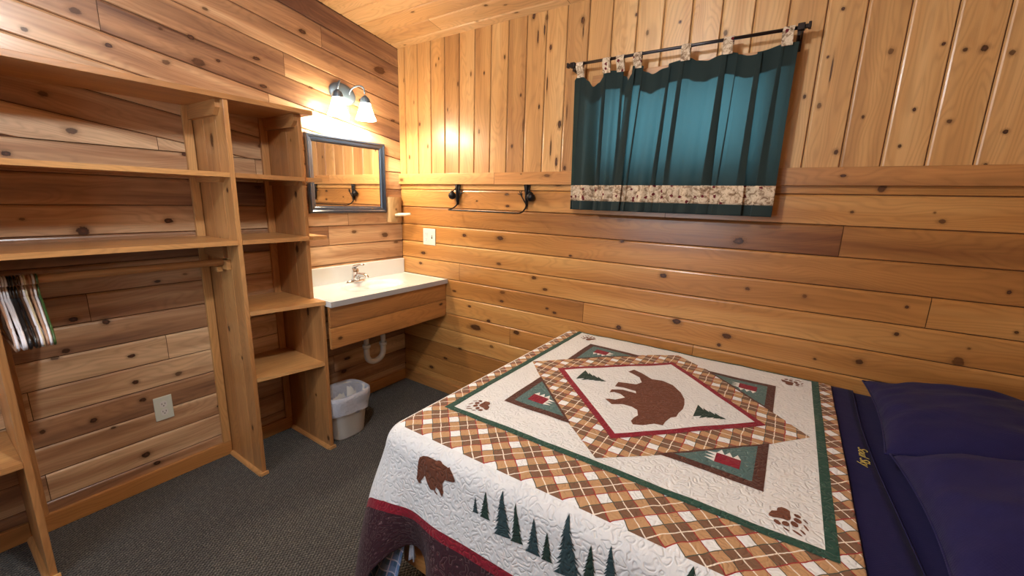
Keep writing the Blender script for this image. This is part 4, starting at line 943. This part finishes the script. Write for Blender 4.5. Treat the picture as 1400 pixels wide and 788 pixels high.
# navy sheet: tucked flat at the head with a folded-back hem
m=MB(); n=40
def sz(x,y): return ZB-.019+.002*mnoise.noise(Vector((x*6,y*6,2)))
def sheetgrid(x0,x1,off,ysag=0,yn=None):
    P=[]
    nx=max(2,int((x1-x0)/.02)); yy=[-.004-.045*0+(-1.29)*(j/60) for j in range(61)]
    for i in range(nx+1):
        x=x0+(x1-x0)*i/nx; row=[]
        for y in yy:
            z=sz(x,y)+off
            if y>-.04: z-=(y+.04)**2*12
            row.append((x,y,z))
        for k in range(1,14):
            r=k*.03; o,d=prof(r); w=smooth(.1,.4,r); row.append((x,Y0-o-w*.012*math.sin(x*14),sz(x,Y0)+off-d))
        P.append(row)
    return P
m.grid(sheetgrid(2.58,3.38,0)); SH=m.build('fitted_sheet',[NAVY],BEDE,weld=False)
m=MB(); G=sheetgrid(2.60,2.735,.0060)
# let the hem edge wander slightly
def wob(p,f): return (p[0]+f*.012*math.sin(p[1]*4+.4)+f*(.022*(-p[1])-.012),p[1],p[2])
G=[[wob(p,i/(len(G)-1)) for p in row] for i,row in enumerate(G)]
m.grid(G); TS=m.build('top_sheet',[NAVY],None,weld=False,solid=.003); tag(TS,'navy top sheet folded back over the quilt end, with gold script','bed sheet')
m=MB(); ed=[Vector(p)+Vector((0,0,.002)) for p in G[-1]]; m.tube(ed,.0022,6); m.build('hem_seam',[NAVY],TS)
# gold script, running along the hem
fc=bpy.data.curves.new('embroidery','FONT'); fc.body='Soul Sky'; fc.size=.034; fc.shear=.35; fc.align_x='CENTER'; fc.align_y='CENTER'; fc.extrude=.0004
fo=bpy.data.objects.new('embroidery',fc); COL.objects.link(fo)
dg=bpy.context.evaluated_depsgraph_get(); me=bpy.data.meshes.new_from_object(fo.evaluated_get(dg)); bpy.data.objects.remove(fo)
eo=bpy.data.objects.new('embroidery',me); COL.objects.link(eo); me.materials.clear(); me.materials.append(plain('gold_thread',(.52,.44,.12),.5,nscale=400,nstr=.5))
eo.parent=TS; eo.matrix_local=Matrix.Translation((2.702,-.618,ZB-.0060))@Matrix.Rotation(-PI/2-.03,4,'Z'); eo['label']='gold script embroidery'

# pillows
def pillow(label,cx,cy,cz,lx,ly,th,rotz,tilt,tiltx,seed,seam=True):
    # lx half length along x, ly half length along y
    n=44; M_=Matrix.Translation((cx,cy,cz))@Matrix.Rotation(rotz,4,'Z')@Matrix.Rotation(tilt,4,'Y')@Matrix.Rotation(tiltx,4,'X')
    def pt(a,b,sg):
        pin=1-.07*(1-a*a)*0
        x=a*lx*(1-.075*(1-b*b)**1*(abs(a)**3)*0-.05*(b*b)*0); 
        ex=1-.055*math.cos(b*PI/2)**.8 if abs(a)>.0 else 1; ey=1-.055*math.cos(a*PI/2)**.8
        x=a*lx*(1-(1-ex)*abs(a)**2); y=b*ly*(1-(1-ey)*abs(b)**2)
        t=((1-abs(a)**2.6)*(1-abs(b)**2.6)); h=th*(max(t,0)**.52)
        nz=mnoise.noise(Vector((a*1.6+seed,b*1.6,seed)))*.018+mnoise.noise(Vector((a*4,b*2.2+seed,seed*2)))*.008
        # gathers near the edges
        g=.0025*math.sin(b*19+seed+3*a)*smooth(.6,.97,abs(a))+.002*math.sin(a*17)*smooth(.6,.97,abs(b))+.012*mnoise.noise(Vector((a*2.2+b*1.3+seed,b*5-a*2,seed)))
        z=sg*h+ (nz+g)*min(1,h/ (th*.5)) * (1 if sg>0 else .3)
        if sg<0: z*=.62
        return tuple(M_@Vector((x,y,z)))
    m=MB()
    for sg in (1,-1): m.grid([[pt(-1+2*i/n,-1+2*j/n,sg) for j in range(n+1)] for i in range(n+1)])
    o=m.build('pillow',[NAVYP],None); tag(o,label,'pillow','navy pillows')
    ed=[]
    for k in range(60): ed.append((-1+2*k/60,-1))
    for k in range(60): ed.append((1,-1+2*k/60))
    for k in range(60): ed.append((1-2*k/60,1))
    for k in range(60): ed.append((-1,1-2*k/60))
    m=MB(); m.tube([pt(a,b,1) for a,b in ed],.0028,6,closed=True); m.build('edge_seam',[NAVYP],o)
    return o
pillow('navy pillow against the back wall',3.070,-.345,.752,.325,.315,.092,-.02,-.03,0.0,1.3)
pillow('navy pillow nearer the camera, overlapping the other one',3.080,-.915,.768,.325,.262,.112,.03,-.05,-.01,4.7)

# plaid cloth and white scrap that show under the lifted quilt hem
def hang(name,mat,top,bot,label,cat,n=16):
    m=MB(); P=[];UV=[]
    for i in range(n+1):
        t=i/n; row=[];u=[]
        for j in range(n+1):
            q=j/n; a=Vector(top[0]).lerp(Vector(top[1]),t); b=Vector(bot[0]).lerp(Vector(bot[1]),t); p=a.lerp(b,q)
            p.y+=.010*math.sin(t*9+q*2)*q; row.append(tuple(p)); u.append((t*.16,q*.32))
        P.append(row);UV.append(u)
    m.grid(P,UV); o=m.build(name,[mat],None,weld=False,solid=.003); tag(o,label,cat); return o
hang('plaid_cloth',BLUEPLAID,((1.490,-1.365,.40),(1.548,-1.365,.40)),((1.345,-1.425,.06),(1.505,-1.415,.06)),'blue plaid cloth hanging from the bed under the lifted quilt corner','cloth')
hang('white_cloth',BAG,((1.535,-1.350,.34),(1.545,-1.350,.34)),((1.535,-1.357,.262),(1.570,-1.358,.272)),'scrap of white cloth beside the blue plaid cloth under the quilt','cloth',6)

# ------------------------------------------------------------------ ceiling lamp (behind the camera's view)
zc=ceil_z(LMP[1])
CL=empty('ceiling_lamp',(LMP[0],LMP[1],zc),'round glass ceiling lamp on a short stem','lamp')
m=MB(); m.lathe([(0,0.03),(.07,.02),(.07,0),(.05,-.02),(.012,-.03),(.012,LMP[2]+.062-zc),(.0,LMP[2]+.062-zc)],24,(LMP[0],LMP[1],zc-.005)); m.build('canopy_stem',[NICKEL],CL)
GL=NT('lit_globe'); e=GL.n('ShaderNodeEmission'); e.inputs[0].default_value=CEIL_C+(1,); e.inputs[1].default_value=CEIL_E; GLM=GL.end(e.outputs[0])
m=MB(); m.lathe([(.0,.06)]+[(.06*math.sin(a*PI/16),.06*math.cos(a*PI/16)) for a in range(3,16)]+[(0,-.06)],32,LMP); m.build('glass_globe',[GLM],CL)

# daylight
def area(name,loc,rot,sx,sy,e,c):
    l=bpy.data.lights.new(name,'AREA'); l.shape='RECTANGLE'; l.size=sx; l.size_y=sy; l.energy=e; l.color=c
    o=bpy.data.objects.new(name,l); COL.objects.link(o); o.location=loc; o.rotation_euler=rot; return o
area('daylight_front_window',((FX0+FX1)/2,YF-.16,(FZ0+FZ1)/2),(PI/2,0,0),FX1-FX0+.2,FZ1-FZ0+.2,DAY_E,(.80,.90,1))
area('daylight_back_window',((WX0+WX1)/2,.20,(WZ0+WZ1)/2),(-PI/2,0,0),WX1-WX0+.3,WZ1-WZ0+.3,WIN_E,(.72,.90,1))
w=bpy.data.worlds.new('sky'); scene.world=w; w.use_nodes=True; bg=w.node_tree.nodes['Background']; bg.inputs[0].default_value=(.70,.85,1,1); bg.inputs[1].default_value=WORLD_E
scene.view_settings.view_transform='Standard'; scene.view_settings.look='None'; scene.view_settings.exposure=EXPO; scene.view_settings.gamma=1; scene.view_settings.use_curve_mapping=False
scene.cycles.use_denoising=True; scene.cycles.max_bounces=10; scene.cycles.transparent_max_bounces=12
